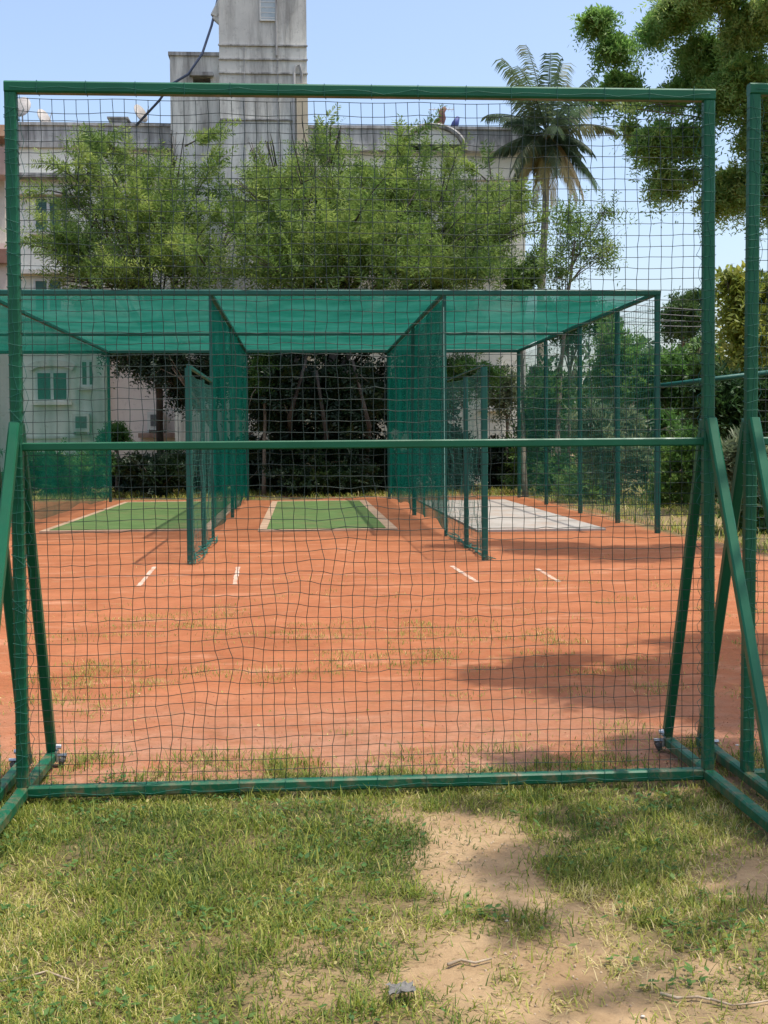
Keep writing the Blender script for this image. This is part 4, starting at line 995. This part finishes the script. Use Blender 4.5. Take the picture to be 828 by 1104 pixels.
for q in range(7): x = 464+q*4; a = P(x, 118, YB+.6); an.tube([a-Vector((0, .25, 0)), a+Vector((0, .25, 0))], .01, 4)
tag(an.build('roof_antenna', STEEL), 'thin flat television aerial above the arched parapet', 'antenna')
o = MB().tube([P(471, 139, YB+.4), P(473, 133, YB+.35), P(477, 127, YB+.3), P(476, 121, YB+.3), P(480, 116, YB+.3)], [.16, .2, .13, .12, .07], 8).build('roof_ornament', simple('red_pot', (.14, .06, .05), (.2, .09, .07), 4, .7), None, True)
tag(o, 'small reddish curved roof ornament on top of the arched parapet', 'ornament', 'rooftop ornaments')
o = MB().tube([P(487, 147, YB+.4), P(488, 140, YB+.35), P(491, 133, YB+.3), P(494, 126, YB+.3)], [.09, .12, .13, .06], 8).build('roof_ornament', simple('blue_pot', (.03, .05, .18), (.05, .07, .25), 4, .6), None, True)
tag(o, 'small dark blue leaning roof ornament right of the arch', 'ornament', 'rooftop ornaments')
o = MB()
a = P(514, 146, YB+1); b = P(532, 142, YB+1)
o.box((a.x, YB+.7, zTop+.02), (b.x, YB+1.5, zTop+.1)); o.box((a.x+.1, YB+.9, zT+.2), (a.x+.2, YB+1.3, zTop+.018)); o.box((b.x-.2, YB+.9, zT+.2), (b.x-.1, YB+1.3, zTop+.018))
tag(o.build('roof_panel', simple('panel', (.12, .13, .15), (.2, .2, .2), 5, .3)), 'small flat panel lying on the right part of the roof', 'panel')
# rooftop tank hut piece at (118-135,130)
a = P(118, 133, YB+.5); b = P(137, 129, YB+.5)
tag(MB().box((a.x, YB+.4, zT), (b.x, YB+1.2, b.z)).box((a.x-.06, YB+.34, b.z+.003), (b.x+.06, YB+1.26, b.z+.06)).build('roof_box', W_DARK), 'small dark masonry box just above the left roof edge', 'roof box')
# neighbouring house at the left edge
nb = empty('neighbouring_house', (P(-20, 500, 47).x, 47, 0)); tag(nb, 'terracotta and pink house showing at the extreme left edge', 'house')
x1 = P(10, 300, 47).x; x0 = x1-9
MB().box((x0, 47, 0), (x1, 54, P(0, 262, 47).z)).build('wall', W_PINK, nb)
MB().box((x0, 47.8, P(0, 262, 47).z+.003), (x1-.3, 54, P(0, 150, 47).z)).build('wall', W_TRIM, nb)
MB().box((x0, 46.6, P(0, 285, 47).z), (x1+.05, 46.997, P(0, 270, 47).z)).build('balcony_wall', simple('brown_band', (.25, .12, .09), (.35, .2, .15), 2, .9), nb)
MB().box((x0, 46.7, P(0, 190, 47).z), (x1+.05, 47.797, P(0, 160, 47).z)).build('balcony_wall', simple('pink_band', (.42, .28, .24), (.5, .36, .3), 2, .9), nb)
MB().box((x0, 46.5, P(0, 150, 47).z+.003), (x1+.3, 54.3, P(0, 138, 47).z)).build('roof', simple('terracotta', (.5, .28, .16), (.62, .4, .26), 3, .8), nb)
MB().box((x0, 46.9, 0.1), (x1-.5, 46.997, P(0, 300, 47).z)).build('garage_door', simple('dark_timber', (.06, .045, .04), (.1, .07, .06), 4, .7), nb)
# fence rail and wires right of the cage
fp = [P(712, 416, 21), P(760, 410, 20.6), P(850, 399, 20.2)]
fence = empty('side_fence', (fp[0].x, fp[0].y, 0)); tag(fence, 'dark green pipe rail fence running out to the right from the cage corner', 'fence')
MB().tube(fp, .045, 8).build('rail', CAGEP, fence, True)
e = fp[-1]; MB().bar((e.x, e.y, 0), (e.x, e.y, e.z), .07).build('post', CAGEP, fence)
for k, (y0_, y1_) in enumerate(((330, 336), (337, 340), (322, 330), (345, 342))):
    a = P(640, y0_+2, 40); b = P(900, y1_, 44)
    o = MB().tube([a.lerp(b, q/8)-Vector((0, 0, .25*math.sin(q/8*3.14))) for q in range(9)], .014, 5).build('overhead_wire', simple('wire%d' % k, (.12, .12, .12)), None)
    tag(o, 'one of four thin overhead wires crossing the gap right of the cage', 'wire', 'overhead wires')
# far-off woods closing the horizon
r = np.random.default_rng(99); n = 9000
th = r.uniform(rad(-62), rad(62), n); Rr = r.uniform(75, 110, n)
Cf = np.stack([np.sin(th)*Rr, np.cos(th)*Rr, (r.random(n)**.8)*(5+2.5*vnoise(th*14, Rr*.05, 1., 3))], 1)
D = r.normal(0, 1, (n, 3)); D[:, 2] = abs(D[:, 2]); D /= np.linalg.norm(D, axis=1, keepdims=True)
V, tw_, cnt = sprays(Cf, D, np.full(n, 1.1), 6, .7, .4, .1, r)
o = npmesh('far_woods', V, np.arange(cnt*4).reshape(-1, 4), L_DARK, var=r.random(cnt)); tag(o, 'distant band of trees closing the horizon', 'woods', kind='stuff')

# ------------------------------------------------------------------ light
S = Vector((.29, -.08, 1)).normalized(); el = math.asin(S.z); az = math.atan2(S.x, S.y)
w = bpy.data.worlds.new('World'); sc.world = w; w.use_nodes = True; nt = w.node_tree; nt.nodes.clear()
sky = nt.nodes.new('ShaderNodeTexSky'); sky.sky_type = 'NISHITA'; sky.sun_disc = False; sky.sun_elevation = el; sky.sun_rotation = az
sky.air_density = 1.0; sky.dust_density = 3.2; sky.ozone_density = .9
bg = nt.nodes.new('ShaderNodeBackground'); bg.inputs[1].default_value = .15; ow = nt.nodes.new('ShaderNodeOutputWorld')
nt.links.new(sky.outputs[0], bg.inputs[0]); nt.links.new(bg.outputs[0], ow.inputs[0])
sl = bpy.data.lights.new('sun', 'SUN'); sl.energy = 2.45; sl.angle = rad(.6); sl.color = (1, .95, .87)
so = bpy.data.objects.new('sun', sl); COL.objects.link(so); so.rotation_euler = (-S).to_track_quat('-Z', 'Y').to_euler()
sc.view_settings.view_transform = 'Standard'; sc.view_settings.look = 'None'; sc.view_settings.exposure = .82; sc.view_settings.gamma = 1
try: sc.view_settings.use_curve_mapping = False
except Exception: pass
sc.cycles.transparent_max_bounces = 24
